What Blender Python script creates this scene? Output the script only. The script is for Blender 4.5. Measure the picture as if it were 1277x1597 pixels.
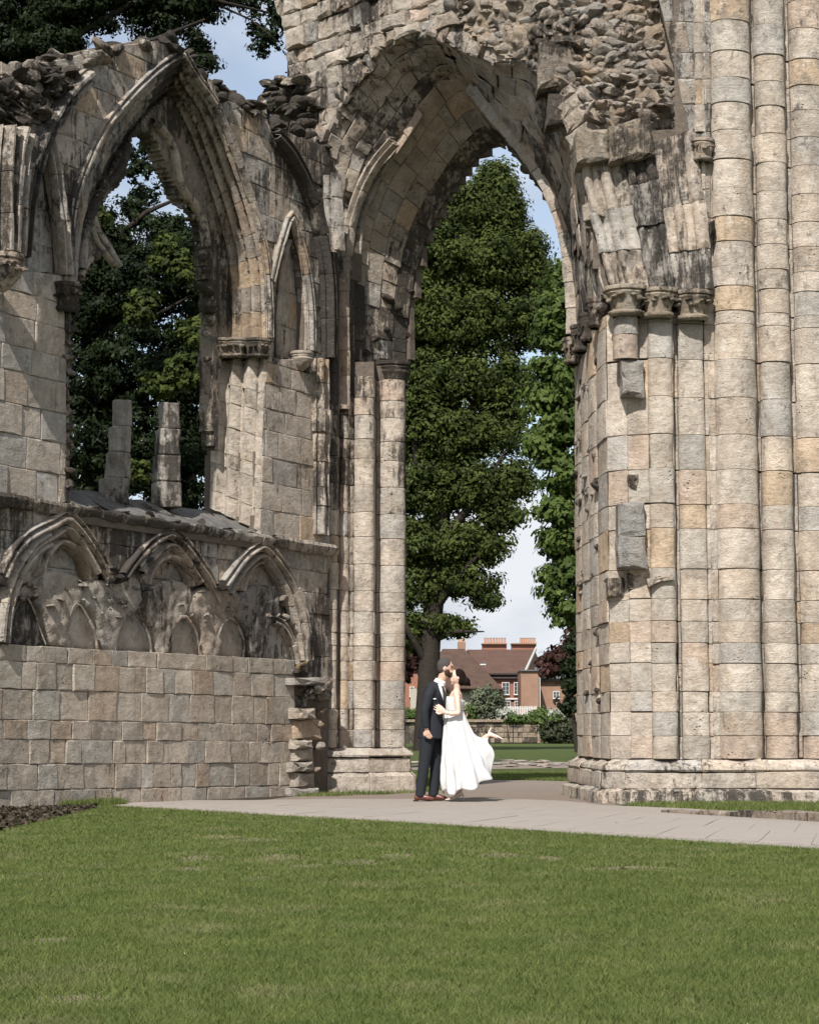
import bpy, math, random
import numpy as np
from mathutils import Vector, Matrix, noise

random.seed(7); np.random.seed(7)
R = math.radians
for _o in list(bpy.data.objects): bpy.data.objects.remove(_o)
SC = bpy.context.scene
COL = SC.collection

# ------------------------------------------------------------------ camera
F = 3200.0; CX = 638.5; CY = 798.5; HZ = 1140.0; CAMZ = 0.9
PITCH = math.atan((HZ - CY) / F)
FH = math.hypot(F, HZ - CY)
cd = bpy.data.cameras.new('camera'); cam = bpy.data.objects.new('camera', cd); COL.objects.link(cam)
cam.location = (0, 0, CAMZ); cam.rotation_euler = (R(90) + PITCH, 0, 0)
cd.sensor_fit = 'VERTICAL'; cd.sensor_height = 36; cd.lens = F / 1597 * 36
cd.clip_start = 0.1; cd.clip_end = 3000
SC.camera = cam

# ------------------------------------------------------------------ world and sun
SUN_EL, SUN_AZ = 46.0, (-0.29, -0.957)          # horizontal direction TOWARDS the sun
sazl = math.hypot(*SUN_AZ)
sund = Vector((SUN_AZ[0] / sazl * math.cos(R(SUN_EL)), SUN_AZ[1] / sazl * math.cos(R(SUN_EL)), math.sin(R(SUN_EL))))
sl = bpy.data.lights.new('sun', 'SUN'); sun = bpy.data.objects.new('sun', sl); COL.objects.link(sun)
sl.energy = 4.2; sl.angle = R(0.6); sl.color = (1.0, 0.965, 0.915)
sun.rotation_euler = sund.to_track_quat('Z', 'Y').to_euler(); sun.location = (-20, -30, 40)
W = bpy.data.worlds.new('World'); SC.world = W; W.use_nodes = True
nt = W.node_tree; nt.nodes.clear()
def N(nt, t, **k):
    n = nt.nodes.new(t)
    for a, v in k.items():
        if a in n.inputs: n.inputs[a].default_value = v
        else: setattr(n, a, v)
    return n
wo = N(nt, 'ShaderNodeOutputWorld'); bg = N(nt, 'ShaderNodeBackground'); bg.inputs['Strength'].default_value = 0.10
sky = N(nt, 'ShaderNodeTexSky'); sky.sky_type = 'NISHITA'; sky.sun_disc = False
sky.sun_elevation = R(SUN_EL); sky.sun_rotation = math.atan2(sund.x, sund.y)
sky.air_density = 1.0; sky.dust_density = 1.5; sky.ozone_density = 1.0
tc = N(nt, 'ShaderNodeTexCoord'); mp = N(nt, 'ShaderNodeMapping'); mp.inputs['Scale'].default_value = (1, 1, 1.7)
mp.inputs['Location'].default_value = (0.35, 0.0, 0.55)
n1 = N(nt, 'ShaderNodeTexNoise'); n1.inputs['Scale'].default_value = 3.4; n1.inputs['Detail'].default_value = 9; n1.inputs['Roughness'].default_value = 0.52
n1.inputs['Distortion'].default_value = 0.25
cr = N(nt, 'ShaderNodeValToRGB'); cr.color_ramp.elements[0].position = 0.40; cr.color_ramp.elements[1].position = 0.53
n2 = N(nt, 'ShaderNodeTexNoise'); n2.inputs['Scale'].default_value = 6.0; n2.inputs['Detail'].default_value = 7
cc = N(nt, 'ShaderNodeValToRGB'); cc.color_ramp.elements[0].position = 0.42; cc.color_ramp.elements[1].position = 0.58
cc.color_ramp.elements[0].color = (3.3, 3.7, 4.3, 1); cc.color_ramp.elements[1].color = (5.4, 5.6, 5.9, 1)
mx = N(nt, 'ShaderNodeMix'); mx.data_type = 'RGBA'
L = nt.links.new
hs = N(nt, 'ShaderNodeHueSaturation'); hs.inputs['Saturation'].default_value = 0.78; hs.inputs['Value'].default_value = 1.1
L(tc.outputs['Generated'], mp.inputs[0]); L(mp.outputs[0], n1.inputs['Vector']); L(mp.outputs[0], n2.inputs['Vector'])
L(n1.outputs[0], cr.inputs[0]); L(n2.outputs[0], cc.inputs[0]); L(sky.outputs[0], hs.inputs['Color'])
L(cr.outputs[0], mx.inputs[0]); L(hs.outputs[0], mx.inputs[6]); L(cc.outputs[0], mx.inputs[7]); L(mx.outputs[2], bg.inputs[0]); L(bg.outputs[0], wo.inputs[0])
SC.view_settings.view_transform = 'Standard'; SC.view_settings.look = 'None'
SC.view_settings.exposure = 0.66; SC.view_settings.gamma = 1.0; SC.view_settings.use_curve_mapping = False
SC.cycles.max_bounces = 6; SC.cycles.transparent_max_bounces = 8

# ------------------------------------------------------------------ helpers
CAM = Vector((0, 0, CAMZ))
_F = Vector((0, math.cos(PITCH), math.sin(PITCH))); _U = Vector((0, -math.sin(PITCH), math.cos(PITCH))); _R = Vector((1, 0, 0))
def ray(px, py): return _F * F + _R * (px - CX) + _U * (CY - py)
def atD(px, py, D):
    d = ray(px, py); return CAM + d * (D / d.y)
def ground(px, py, z=0.0):
    d = ray(px, py); return CAM + d * ((z - CAMZ) / d.z)
def hx(px, D): return (px - CX) / FH * D         # world x of a column px at ground distance D
def pyz(py, D): return (HZ - py) / FH * D + CAMZ  # close enough near the horizon
class VP:                                         # a vertical plane through two plumb lines
    def __init__(s, pl, Dl, pr, Dr):
        s.o = Vector((hx(pl, Dl), Dl, 0)); e = Vector((hx(pr, Dr) - hx(pl, Dl), Dr - Dl, 0)); s.len = e.length
        s.e = e.normalized(); s.n = Vector((s.e.y, -s.e.x, 0))
    def at(s, px, py, v=0.0):
        d = ray(px, py); t = ((s.o + s.n * v) - CAM).dot(s.n) / d.dot(s.n); return CAM + d * t
    def sz(s, px, py, v=0.0):
        p = s.at(px, py, v); return ((p - s.o).dot(s.e), p.z)
    def P(s, a, z, v=0.0): return s.o + s.e * a + Vector((0, 0, z)) + s.n * v

def tag(o, label=None, cat=None, group=None, kind=None):
    if label: o['label'] = label
    if cat: o['category'] = cat
    if group: o['group'] = group
    if kind: o['kind'] = kind
    return o
def empty(name, loc, label, cat, group=None):
    o = bpy.data.objects.new(name, None); COL.objects.link(o); o.location = loc
    o.empty_display_size = 0.3
    return tag(o, label, cat, group)
def mk(name, verts, faces, mat, parent=None, smooth=False, color=None, loc=None, sharp=None):
    me = bpy.data.meshes.new(name); me.from_pydata([tuple(v) for v in verts], [], faces); me.materials.append(mat)
    if smooth:
        me.polygons.foreach_set('use_smooth', [True] * len(me.polygons))
        if sharp: me.set_sharp_from_angle(angle=R(sharp))
    o = bpy.data.objects.new(name, me); COL.objects.link(o)
    if color: o.color = color
    setparent(o, parent)
    return o
def world(o):
    m = o.matrix_basis
    return m if o.parent is None else world(o.parent) @ o.matrix_parent_inverse @ m
def setparent(o, parent):
    if parent is not None:
        o.parent = parent; o.matrix_parent_inverse = world(parent).inverted()
def join(lst):
    V = []; Fc = []
    for v, f in lst:
        b = len(V); V += list(v); Fc += [tuple(i + b for i in q) for q in f]
    return V, Fc
def box(x0, x1, y0, y1, z0, z1):
    v = [(x0,y0,z0),(x1,y0,z0),(x1,y1,z0),(x0,y1,z0),(x0,y0,z1),(x1,y0,z1),(x1,y1,z1),(x0,y1,z1)]
    return v, [(0,3,2,1),(4,5,6,7),(0,1,5,4),(1,2,6,5),(2,3,7,6),(3,0,4,7)]
def bigmesh(name, V, Fq, mat, parent=None, smooth=False, attr=None):
    V = np.asarray(V, dtype=np.float32); Fq = np.asarray(Fq, dtype=np.int32); k = Fq.shape[1]
    me = bpy.data.meshes.new(name); me.vertices.add(len(V)); me.vertices.foreach_set('co', V.ravel())
    me.loops.add(Fq.size); me.loops.foreach_set('vertex_index', Fq.ravel())
    me.polygons.add(len(Fq)); me.polygons.foreach_set('loop_start', np.arange(0, Fq.size, k, dtype=np.int32))
    try: me.polygons.foreach_set('loop_total', np.full(len(Fq), k, dtype=np.int32))
    except Exception: pass
    if smooth: me.polygons.foreach_set('use_smooth', np.ones(len(Fq), dtype=bool))
    me.update(calc_edges=True); me.materials.append(mat)
    if attr is not None:
        a = me.attributes.new('tone', 'FLOAT', 'FACE'); a.data.foreach_set('value', np.asarray(attr, dtype=np.float32))
    o = bpy.data.objects.new(name, me); COL.objects.link(o); setparent(o, parent)
    return o

# ------------------------------------------------------------------ materials
def newmat(name, rough=0.9, spec=0.25):
    m = bpy.data.materials.new(name); m.use_nodes = True; t = m.node_tree
    b = t.nodes['Principled BSDF']; b.inputs['Roughness'].default_value = rough; b.inputs['Specular IOR Level'].default_value = spec
    return m, t, b
def mixc(t, fac, a, b, mode='MIX'):
    n = t.nodes.new('ShaderNodeMix'); n.data_type = 'RGBA'; n.blend_type = mode
    for sock, val in ((0, fac), (6, a), (7, b)):
        if hasattr(val, 'is_output'): t.links.new(val, n.inputs[sock])
        elif sock == 0: n.inputs[0].default_value = val
        else: n.inputs[sock].default_value = (*val[:3], 1)
    return n.outputs[2]
def noi(t, vec, scale, detail=5, rough=0.55, dist=0.0):
    n = t.nodes.new('ShaderNodeTexNoise'); n.inputs['Scale'].default_value = scale; n.inputs['Detail'].default_value = detail
    n.inputs['Roughness'].default_value = rough; n.inputs['Distortion'].default_value = dist
    if vec is not None: t.links.new(vec, n.inputs['Vector'])
    return n.outputs[0]
def ramp(t, val, p0, p1, c0=(0,0,0), c1=(1,1,1)):
    n = t.nodes.new('ShaderNodeValToRGB'); e = n.color_ramp.elements
    e[0].position = p0; e[1].position = p1; e[0].color = (*c0, 1); e[1].color = (*c1, 1)
    t.links.new(val, n.inputs[0]); return n.outputs[0]
def mth(t, op, a, b=None, clamp=False):
    n = t.nodes.new('ShaderNodeMath'); n.operation = op; n.use_clamp = clamp
    for i, v in enumerate((a, b)):
        if v is None: continue
        if hasattr(v, 'is_output'): t.links.new(v, n.inputs[i])
        else: n.inputs[i].default_value = v
    return n.outputs[0]
def mapping(t, vec, scale, loc=None):
    n = t.nodes.new('ShaderNodeMapping'); n.inputs['Scale'].default_value = scale
    t.links.new(vec, n.inputs[0])
    if loc is not None:
        if hasattr(loc, 'is_output'): t.links.new(loc, n.inputs['Location'])
        else: n.inputs['Location'].default_value = loc
    return n.outputs[0]
def bump(t, h, strength, dist, prev=None):
    n = t.nodes.new('ShaderNodeBump'); n.inputs['Strength'].default_value = strength; n.inputs['Distance'].default_value = dist
    t.links.new(h, n.inputs['Height'])
    if prev is not None: t.links.new(prev, n.inputs['Normal'])
    return n.outputs[0]

def stone_material(name, pit=0.5, bumpk=1.0):
    m, t, b = newmat(name, 0.93, 0.12)
    geo = t.nodes.new('ShaderNodeNewGeometry'); oi = t.nodes.new('ShaderNodeObjectInfo')
    cmb = t.nodes.new('ShaderNodeCombineXYZ')
    for i in range(3): t.links.new(mth(t, 'MULTIPLY', oi.outputs['Random'], (0.9, 1.3, 0.5)[i]), cmb.inputs[i])
    pos = geo.outputs['Position']
    own = mapping(t, pos, (1, 1, 1), cmb.outputs[0])
    alpha = mth(t, 'MINIMUM', oi.outputs['Alpha'], 0.68)
    big = noi(t, own, 1.9, 7, 0.62)
    med = noi(t, own, 8.0, 9, 0.72)
    fine = noi(t, pos, 60.0, 5, 0.75)
    oc = oi.outputs['Color']
    col = mixc(t, ramp(t, big, 0.32, 0.68), mixc(t, 1.0, oc, (0.80, 0.77, 0.74), 'MULTIPLY'), mixc(t, 1.0, oc, (1.20, 1.18, 1.15), 'MULTIPLY'))
    col = mixc(t, mth(t, 'MULTIPLY', ramp(t, noi(t, mapping(t, pos, (1, 1, .6)), 2.3, 6, 0.65), 0.56, 0.70), 0.42), col, (0.47, 0.33, 0.21))      # iron stain
    l1 = noi(t, mapping(t, pos, (1.3, 1.3, .9)), 2.6, 10, 0.74)
    col = mixc(t, mth(t, 'MULTIPLY', ramp(t, l1, 0.52, 0.60), mth(t, 'ADD', mth(t, 'MULTIPLY', alpha, 0.75), 0.26)), col, (0.25, 0.238, 0.222))      # grey lichen
    l2 = noi(t, mapping(t, own, (1.2, 1.2, .8), (3, 1, 7)), 5.4, 10, 0.78)
    col = mixc(t, mth(t, 'MULTIPLY', ramp(t, mth(t, 'ADD', l2, mth(t, 'MULTIPLY', alpha, .13)), 0.60, 0.70), 0.78), col, (0.115, 0.10, 0.09))       # dark soiling
    col = mixc(t, mth(t, 'MULTIPLY', ramp(t, med, 0.34, 0.58), 0.52), mixc(t, 1.0, col, (0.60, 0.56, 0.52), 'MULTIPLY'), col)
    col = mixc(t, mth(t, 'MULTIPLY', ramp(t, noi(t, pos, 5.3, 8, 0.78), 0.57, 0.68), 0.6), col, (0.66, 0.63, 0.575))       # pale bloom
    # black weather crust in running streaks; how much of it a stone has is its own alpha
    st = noi(t, mapping(t, pos, (4.2, 4.2, 0.40)), 1.5, 10, 0.74, 0.35)
    st2 = noi(t, pos, 3.6, 11, 0.8)
    s = mth(t, 'ADD', mth(t, 'MULTIPLY', st, 0.46), mth(t, 'ADD', mth(t, 'MULTIPLY', st2, 0.26), mth(t, 'MULTIPLY', noi(t, mapping(t, pos, (1, 1, .7)), 15.0, 7, 0.8), 0.28)))
    s = mth(t, 'ADD', s, mth(t, 'MULTIPLY', mth(t, 'SUBTRACT', alpha, 0.5), 0.40))
    s = mth(t, 'ADD', s, mth(t, 'MULTIPLY', mth(t, 'SUBTRACT', noi(t, pos, 0.75, 3, 0.5), 0.5), 0.42)); crust = ramp(t, s, 0.508, 0.56)
    col = mixc(t, mth(t, 'MULTIPLY', crust, 0.90), col, (0.045, 0.038, 0.033))
    vor = t.nodes.new('ShaderNodeTexVoronoi'); vor.inputs['Scale'].default_value = 17.0; t.links.new(mapping(t, pos, (1, 1, 1.5)), vor.inputs['Vector'])
    pits = mth(t, 'MULTIPLY', ramp(t, vor.outputs['Distance'], 0.12, 0.30, (1,1,1), (0,0,0)), ramp(t, noi(t, pos, 2.3, 5, 0.6), 0.60, 0.68))
    col = mixc(t, mth(t, 'MULTIPLY', pits, 0.8 * pit), col, (0.10, 0.075, 0.055))
    col = mixc(t, mth(t, 'MULTIPLY', ramp(t, fine, 0.3, 0.7), 0.24), col, mixc(t, 1.0, col, (0.50, 0.50, 0.50), 'MULTIPLY'))
    t.links.new(col, b.inputs['Base Color'])
    bed = noi(t, mapping(t, own, (1.0, 1.0, 3.2)), 3.6, 8, 0.72)
    h = mth(t, 'ADD', mth(t, 'MULTIPLY', med, 1.0), mth(t, 'MULTIPLY', bed, 0.75))
    h = mth(t, 'ADD', h, mth(t, 'MULTIPLY', fine, 0.22))
    h = mth(t, 'SUBTRACT', h, mth(t, 'MULTIPLY', pits, 1.3 * pit)); h = mth(t, 'SUBTRACT', h, mth(t, 'MULTIPLY', crust, 0.35)); h = mth(t, 'ADD', h, mth(t, 'MULTIPLY', noi(t, pos, 17.0, 6, 0.75), 0.8))
    nb = bump(t, h, 1.0, 0.032 * bumpk)
    t.links.new(nb, b.inputs['Normal'])
    return m
STONE = stone_material('weathered_limestone', 0.9, 1.0)
RUBBLE = stone_material('rubble_limestone', 0.5, 1.9)
def simple(name, col, rough=0.8, spec=0.3, var=0.25, scale=3.0, bumpd=0.0, bscale=30, metallic=0):
    m, t, b = newmat(name, rough, spec); b.inputs['Metallic'].default_value = metallic
    geo = t.nodes.new('ShaderNodeNewGeometry')
    c = mixc(t, noi(t, geo.outputs['Position'], scale, 6, 0.65), tuple(x * (1 - var) for x in col), tuple(min(1, x * (1 + var)) for x in col))
    t.links.new(c, b.inputs['Base Color'])
    if bumpd: t.links.new(bump(t, noi(t, geo.outputs['Position'], bscale, 6, 0.7), 1.0, bumpd), b.inputs['Normal'])
    return m
CORE = simple('dark_mortar_core', (0.13, 0.105, 0.085), 0.95, 0.1, 0.5, 8, 0.03, 14)

# ------------------------------------------------------------------ masonry pieces
PAL = [(0.55,0.50,0.44),(0.52,0.475,0.42),(0.58,0.53,0.47),(0.55,0.485,0.415),(0.50,0.47,0.425),(0.56,0.505,0.445)]
def stone_color(dirt, warm=0.5, bright=1.0):
    r = random.random()
    if r < 0.09 * warm: c = (0.56, 0.455, 0.345)
    elif r < 0.24 * warm: c = (0.55, 0.46, 0.39)
    elif r < 0.24 * warm + 0.28 * (1 - warm): c = (0.48, 0.465, 0.44)
    else: c = random.choice(PAL)
    k = bright * random.uniform(0.90, 1.07)
    return (c[0] * k, c[1] * k, c[2] * k, max(0.0, min(1.0, dirt + random.uniform(-0.035, 0.035))))

def prism(poly, n, depth=0.14, bev=0.009, proud=0.0, jit=0.004, gap=0.0025, tilt=0.004):
    """A dressed block from a 3-D polygon lying in a plane with normal n."""
    c = sum(poly, Vector()) / len(poly)
    pts = []
    for i, p in enumerate(poly):
        q = poly[(i + 1) % len(poly)]; L_ = (q - p).length
        k = 1 if L_ < 0.12 else (2 if L_ < 0.42 else 3)
        for j in range(k): pts.append(p.lerp(q, j / k))
    if len(pts) > 16: pts = pts[::2]
    u = (pts[1] - pts[0]).normalized(); w = n.cross(u)
    tx, tz = random.gauss(0, tilt * .7), random.gauss(0, tilt * .7)
    V = []
    def ring(inset, dn, j):
        for p in pts:
            d = p - c; l = d.length or 1e-6
            q = p - d * (min((inset if dn < -bev * 1.5 else inset * random.uniform(.35, 1.9)) / l, 0.7)) + n * (dn + (d.dot(u) * tx + d.dot(w) * tz) * 2)
            q += Vector((random.uniform(-j, j), random.uniform(-j, j), random.uniform(-j, j)))
            V.append(q)
    ring(gap, -depth, 0); ring(gap, proud - bev, jit); ring(gap + bev * 1.3, proud, jit)
    m = len(pts); Fc = []
    for r in (0, 1):
        for i in range(m): Fc.append((r*m+i, r*m+(i+1)%m, (r+1)*m+(i+1)%m, (r+1)*m+i))
    V.append(c + n * (proud + random.uniform(-0.001, 0.004)))
    for i in range(m): Fc.append((2*m+i, 2*m+(i+1)%m, 3*m))
    return V, Fc

def patch(fn, s0, s1, t0, t1, m, n, face, inset=0.03, e=0.014, amp=0.006, nf=3.0, ts=None, sides=True):
    """A stone cut from a curved surface fn(s, t): its borders turn inwards so that the joints read as grooves."""
    A = (fn(s0, (t0+t1)/2) - fn(s1, (t0+t1)/2)).length; B = (fn((s0+s1)/2, t0) - fn((s0+s1)/2, t1)).length
    e *= 0.6
    es = min(0.3, e / max(A, 1e-3)); et = min(0.3, e / max(B, 1e-3))
    S = [0, es] + [es + (1 - 2*es) * i / m for i in range(1, m)] + [1 - es, 1]
    T = ([0, et] if sides else [0]) + [(et if sides else 0) + (1 - 2*(et if sides else 0)) * i / n for i in range(1, n)] + ([1 - et, 1] if sides else [1])
    if ts: T = ts
    G = [[fn(s0 + (s1-s0)*a, t0 + (t1-t0)*b) for b in T] for a in S]
    M, Nn = len(S), len(T)
    V = []; inset *= 0.62
    off = Vector((random.uniform(0, 50), random.uniform(0, 50), random.uniform(0, 50)))
    pr = random.gauss(0, amp * 0.7)
    for i in range(M):
        for j in range(Nn):
            a = G[min(i+1, M-1)][j] - G[max(i-1, 0)][j]; b = G[i][min(j+1, Nn-1)] - G[i][max(j-1, 0)]
            nn = a.cross(b)
            if nn.length < 1e-9: nn = face
            nn.normalize()
            if nn.dot(face) < 0: nn = -nn
            p = G[i][j]
            d = pr + amp * 2.0 * noise.noise(p * nf + off) + amp * noise.noise(p * nf * 3 + off)
            if i in (0, M-1) or (sides and j in (0, Nn-1)): d -= inset
            V.append(p + nn * d)
    Fc = [(i*Nn+j, i*Nn+j+1, (i+1)*Nn+j+1, (i+1)*Nn+j) for i in range(M-1) for j in range(Nn-1)]
    return V, Fc

class Curve3:
    def __init__(s, pts, sm=10):
        P = [Vector(p) for p in pts]; out = []
        for i in range(len(P) - 1):
            p0 = P[max(i-1, 0)]; p1 = P[i]; p2 = P[i+1]; p3 = P[min(i+2, len(P)-1)]
            for k in range(sm):
                u = k / sm
                out.append(0.5 * ((2*p1) + (-p0+p2)*u + (2*p0-5*p1+4*p2-p3)*u*u + (-p0+3*p1-3*p2+p3)*u**3))
        out.append(P[-1]); s.p = out; s.c = [0.0]
        for i in range(1, len(out)): s.c.append(s.c[-1] + (out[i] - out[i-1]).length)
        s.len = s.c[-1]
    def at(s, u):
        d = max(0, min(1, u)) * s.len; lo, hi = 0, len(s.c) - 1
        while hi - lo > 1:
            m = (lo + hi) // 2
            if s.c[m] <= d: lo = m
            else: hi = m
        k = (d - s.c[lo]) / max(1e-9, s.c[hi] - s.c[lo]); return s.p[lo].lerp(s.p[hi], k)
class Pair:   # two halves joined at the apex, so that matched curves meet at their apexes
    def __init__(s, left, right): s.l, s.r = Curve3(left), Curve3(right); s.len = s.l.len + s.r.len
    def at(s, u): return s.l.at(u * 2) if u <= 0.5 else s.r.at(u * 2 - 1)
def prof(table):
    def f(t):
        for i in range(len(table) - 1):
            if t <= table[i+1][0]:
                a, b = table[i], table[i+1]; k = (t - a[0]) / max(1e-9, b[0] - a[0]); return a[1] + (b[1] - a[1]) * k
        return table[-1][1]
    return f
def rolls(n, depth, lead=0.0):
    """n round rolls with narrow hollows between: list of (t, d)."""
    tb = []
    for i in range(n):
        a, b = i / n, (i + 1) / n
        for k in (0.0, 0.08, 0.2, 0.36, 0.5, 0.64, 0.8, 0.92):
            x = (k - 0.5) * 2 / 0.9
            tb.append((a + (b - a) * k, depth * (math.sqrt(max(0, 1 - x * x)) if abs(x) < 1 else -0.25)))
    tb.append((1.0, -0.25 * depth)); return tb

def loft(a, b, d, face, off=None):
    """surface between curve a (t=0) and b (t=1), raised by the profile d(t)."""
    def fn(s, t):
        pa, pb = a.at(s), b.at(s); p = pa.lerp(pb, t)
        h = 0.03; tg = a.at(min(1, s + h)).lerp(b.at(min(1, s + h)), t) - a.at(max(0, s - h)).lerp(b.at(max(0, s - h)), t)
        nn = tg.cross(pb - pa)
        if nn.length < 1e-9: return p
        nn.normalize(); f = face(p) if callable(face) else face
        if nn.dot(f) < 0: nn = -nn
        return p + nn * d(t)
    return fn

def pin(x, y, poly):
    r = False; j = len(poly) - 1
    for i in range(len(poly)):
        xi, yi = poly[i]; xj, yj = poly[j]
        if (yi > y) != (yj > y) and x < (xj - xi) * (y - yi) / (yj - yi) + xi: r = not r
        j = i
    return r
def nearest(x, y, poly):
    best = None
    for i in range(len(poly)):
        x0, y0 = poly[i]; x1, y1 = poly[(i+1) % len(poly)]; dx, dy = x1-x0, y1-y0; l = dx*dx + dy*dy
        k = 0 if l == 0 else max(0, min(1, ((x-x0)*dx + (y-y0)*dy) / l)); qx, qy = x0+dx*k, y0+dy*k
        d = (x-qx)**2 + (y-qy)**2
        if best is None or d < best[0]: best = (d, qx, qy, dx, dy)
    return best
def halfclip(poly, qx, qy, nx, ny):
    out = []
    for i in range(len(poly)):
        a, b = poly[i], poly[(i+1) % len(poly)]
        da = (a[0]-qx)*nx + (a[1]-qy)*ny; db = (b[0]-qx)*nx + (b[1]-qy)*ny
        if da >= 0: out.append(a)
        if (da >= 0) != (db >= 0):
            k = da / (da - db); out.append((a[0] + (b[0]-a[0])*k, a[1] + (b[1]-a[1])*k))
    return out
def area(p): return abs(sum(p[i][0]*p[(i+1)%len(p)][1] - p[(i+1)%len(p)][0]*p[i][1] for i in range(len(p)))) / 2
def clip(poly, region, inside):
    """keep the part of a small convex polygon that is inside (or outside) the region."""
    st = [pin(x, y, region) for x, y in poly]
    if all(s == inside for s in st):
        return poly
    if all(s != inside for s in st): return None
    cx = sum(p[0] for p in poly) / len(poly); cy = sum(p[1] for p in poly) / len(poly)
    d, qx, qy, dx, dy = nearest(cx, cy, region); l = math.hypot(dx, dy) or 1e-9
    nx, ny = -dy / l, dx / l
    if pin(qx + nx * 1e-3, qy + ny * 1e-3, region) != inside: nx, ny = -nx, -ny
    out = halfclip(poly, qx, qy, nx, ny)
    if len(out) < 3 or area(out) < 0.006: return None
    return out
def smooth2(pts, k=4):
    c = Curve3([Vector((x, y, 0)) for x, y in pts], k); return [(p.x, p.y) for p in c.p]

def slab(name, plane, test, s0, s1, z0, z1, cell, v0, v1, mat, parent, rough=0.0):
    """solid core of a wall: every cell whose centre passes test, front face at v0, back at v1."""
    ns = int((s1 - s0) / cell); nz = int((z1 - z0) / cell)
    g = [[test(s0 + (i + .5) * cell, z0 + (j + .5) * cell) for j in range(nz)] for i in range(ns)]
    idx = {}; V = []; Fc = []
    def v(i, j, k):
        key = (i, j, k)
        if key not in idx:
            idx[key] = len(V); a = s0 + i * cell; z = z0 + j * cell
            p = plane.P(a, z, (v0, v1)[k])
            if rough:
                q = p * 2.3; r_ = rough * (noise.noise(q) + 0.5 * noise.noise(q * 3.1)); p = p + plane.n * r_ * (1 if k == 0 else -1)
                p = p + plane.e * rough * 0.6 * noise.noise(q * 2 + Vector((9, 0, 0))) + Vector((0, 0, rough * 0.6 * noise.noise(q * 2 + Vector((0, 9, 0)))))
            V.append(p)
        return idx[key]
    G = lambda i, j: 0 <= i < ns and 0 <= j < nz and g[i][j]
    for i in range(ns):
        for j in range(nz):
            if not g[i][j]: continue
            Fc.append((v(i,j,0), v(i+1,j,0), v(i+1,j+1,0), v(i,j+1,0))); Fc.append((v(i,j,1), v(i,j+1,1), v(i+1,j+1,1), v(i+1,j,1)))
            if not G(i-1,j): Fc.append((v(i,j,0), v(i,j+1,0), v(i,j+1,1), v(i,j,1)))
            if not G(i+1,j): Fc.append((v(i+1,j,0), v(i+1,j,1), v(i+1,j+1,1), v(i+1,j+1,0)))
            if not G(i,j-1): Fc.append((v(i,j,0), v(i,j,1), v(i+1,j,1), v(i+1,j,0)))
            if not G(i,j+1): Fc.append((v(i,j+1,0), v(i+1,j+1,0), v(i+1,j+1,1), v(i,j+1,1)))
    if not V: return None
    o = mk(name, V, Fc, mat, parent); o.color = (0.3, 0.25, 0.2, 0.5); tag(o, kind='stuff'); return o

# shared rock shapes for rubble
def rock_mesh(name, seed, mat, fl=0.7, sub=1):
    rnd = random.Random(seed)
    g = (1 + 5 ** 0.5) / 2
    V = [Vector(p).normalized() for p in [(-1,g,0),(1,g,0),(-1,-g,0),(1,-g,0),(0,-1,g),(0,1,g),(0,-1,-g),(0,1,-g),(g,0,-1),(g,0,1),(-g,0,-1),(-g,0,1)]]
    Fc = [(0,11,5),(0,5,1),(0,1,7),(0,7,10),(0,10,11),(1,5,9),(5,11,4),(11,10,2),(10,7,6),(7,1,8),(3,9,4),(3,4,2),(3,2,6),(3,6,8),(3,8,9),(4,9,5),(2,4,11),(6,2,10),(8,6,7),(9,8,1)]
    for _ in range(sub):
        mid = {}; F2 = []
        def m_(a, b):
            k = (min(a,b), max(a,b))
            if k not in mid: mid[k] = len(V); V.append(((V[a]+V[b])/2).normalized())
            return mid[k]
        for a, b, c in Fc:
            x, y, z = m_(a,b), m_(b,c), m_(c,a); F2 += [(a,x,z),(b,y,x),(c,z,y),(x,y,z)]
        Fc = F2
    off = Vector((rnd.uniform(0,99), rnd.uniform(0,99), rnd.uniform(0,99))); out = []
    planes = [(Vector((rnd.gauss(0,1), rnd.gauss(0,1), rnd.gauss(0,1))).normalized(), rnd.uniform(0.55, 0.85)) for _ in range(9)]
    for v in V:
        p = v * (1 + 0.22 * noise.noise(v * 1.6 + off) + 0.12 * noise.noise(v * 4 + off))
        for pn, pd in planes:
            d = p.dot(pn)
            if d > pd: p = p - pn * (d - pd)
        out.append(Vector((p.x, p.y, p.z * fl)))
    me = bpy.data.meshes.new(name); me.from_pydata([tuple(v) for v in out], [], Fc); me.materials.append(mat)
    me.polygons.foreach_set('use_smooth', [True] * len(me.polygons)); me.set_sharp_from_angle(angle=R(34))
    return me
ROCKS = [rock_mesh('rubble_rock', i, RUBBLE) for i in range(14)]
def rock(parent, p, size, dirt, name='rubble_stone', flat=None, color=None, tiltax=None):
    o = bpy.data.objects.new(name, random.choice(ROCKS)); COL.objects.link(o)
    o.rotation_euler = (random.gauss(0, 0.35), random.gauss(0, 0.35), random.uniform(0, 6.28))
    o.scale = (size * random.uniform(0.8, 1.35), size * random.uniform(0.7, 1.1), size * (flat or random.uniform(0.6, 1.0)))
    o.location = p; o.color = color or stone_color(dirt, 0.5, 0.9)
    setparent(o, parent); return o
# ================================================================== THE AISLE WALL (left)
WL = VP(0, 23.5, 515, 29.8)
wall = empty('ruined_aisle_wall', WL.o, 'long ruined limestone aisle wall with traceried pointed window above blind arcade', 'wall'); wall['kind'] = 'thing'
S_END = WL.sz(515, 1140)[0]
wp = lambda x, y, v=0.0: WL.sz(x, y, v)
def wpts(lst, v=0.0): return [WL.at(x, y, v) for x, y in lst]
def put(name, vf, parent, color, mat=None, smooth=False, sharp=None, label=None):
    o = mk(name, vf[0], vf[1], mat or STONE, parent, smooth, color, None, sharp)
    if label: o['label'] = label
    return o

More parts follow.
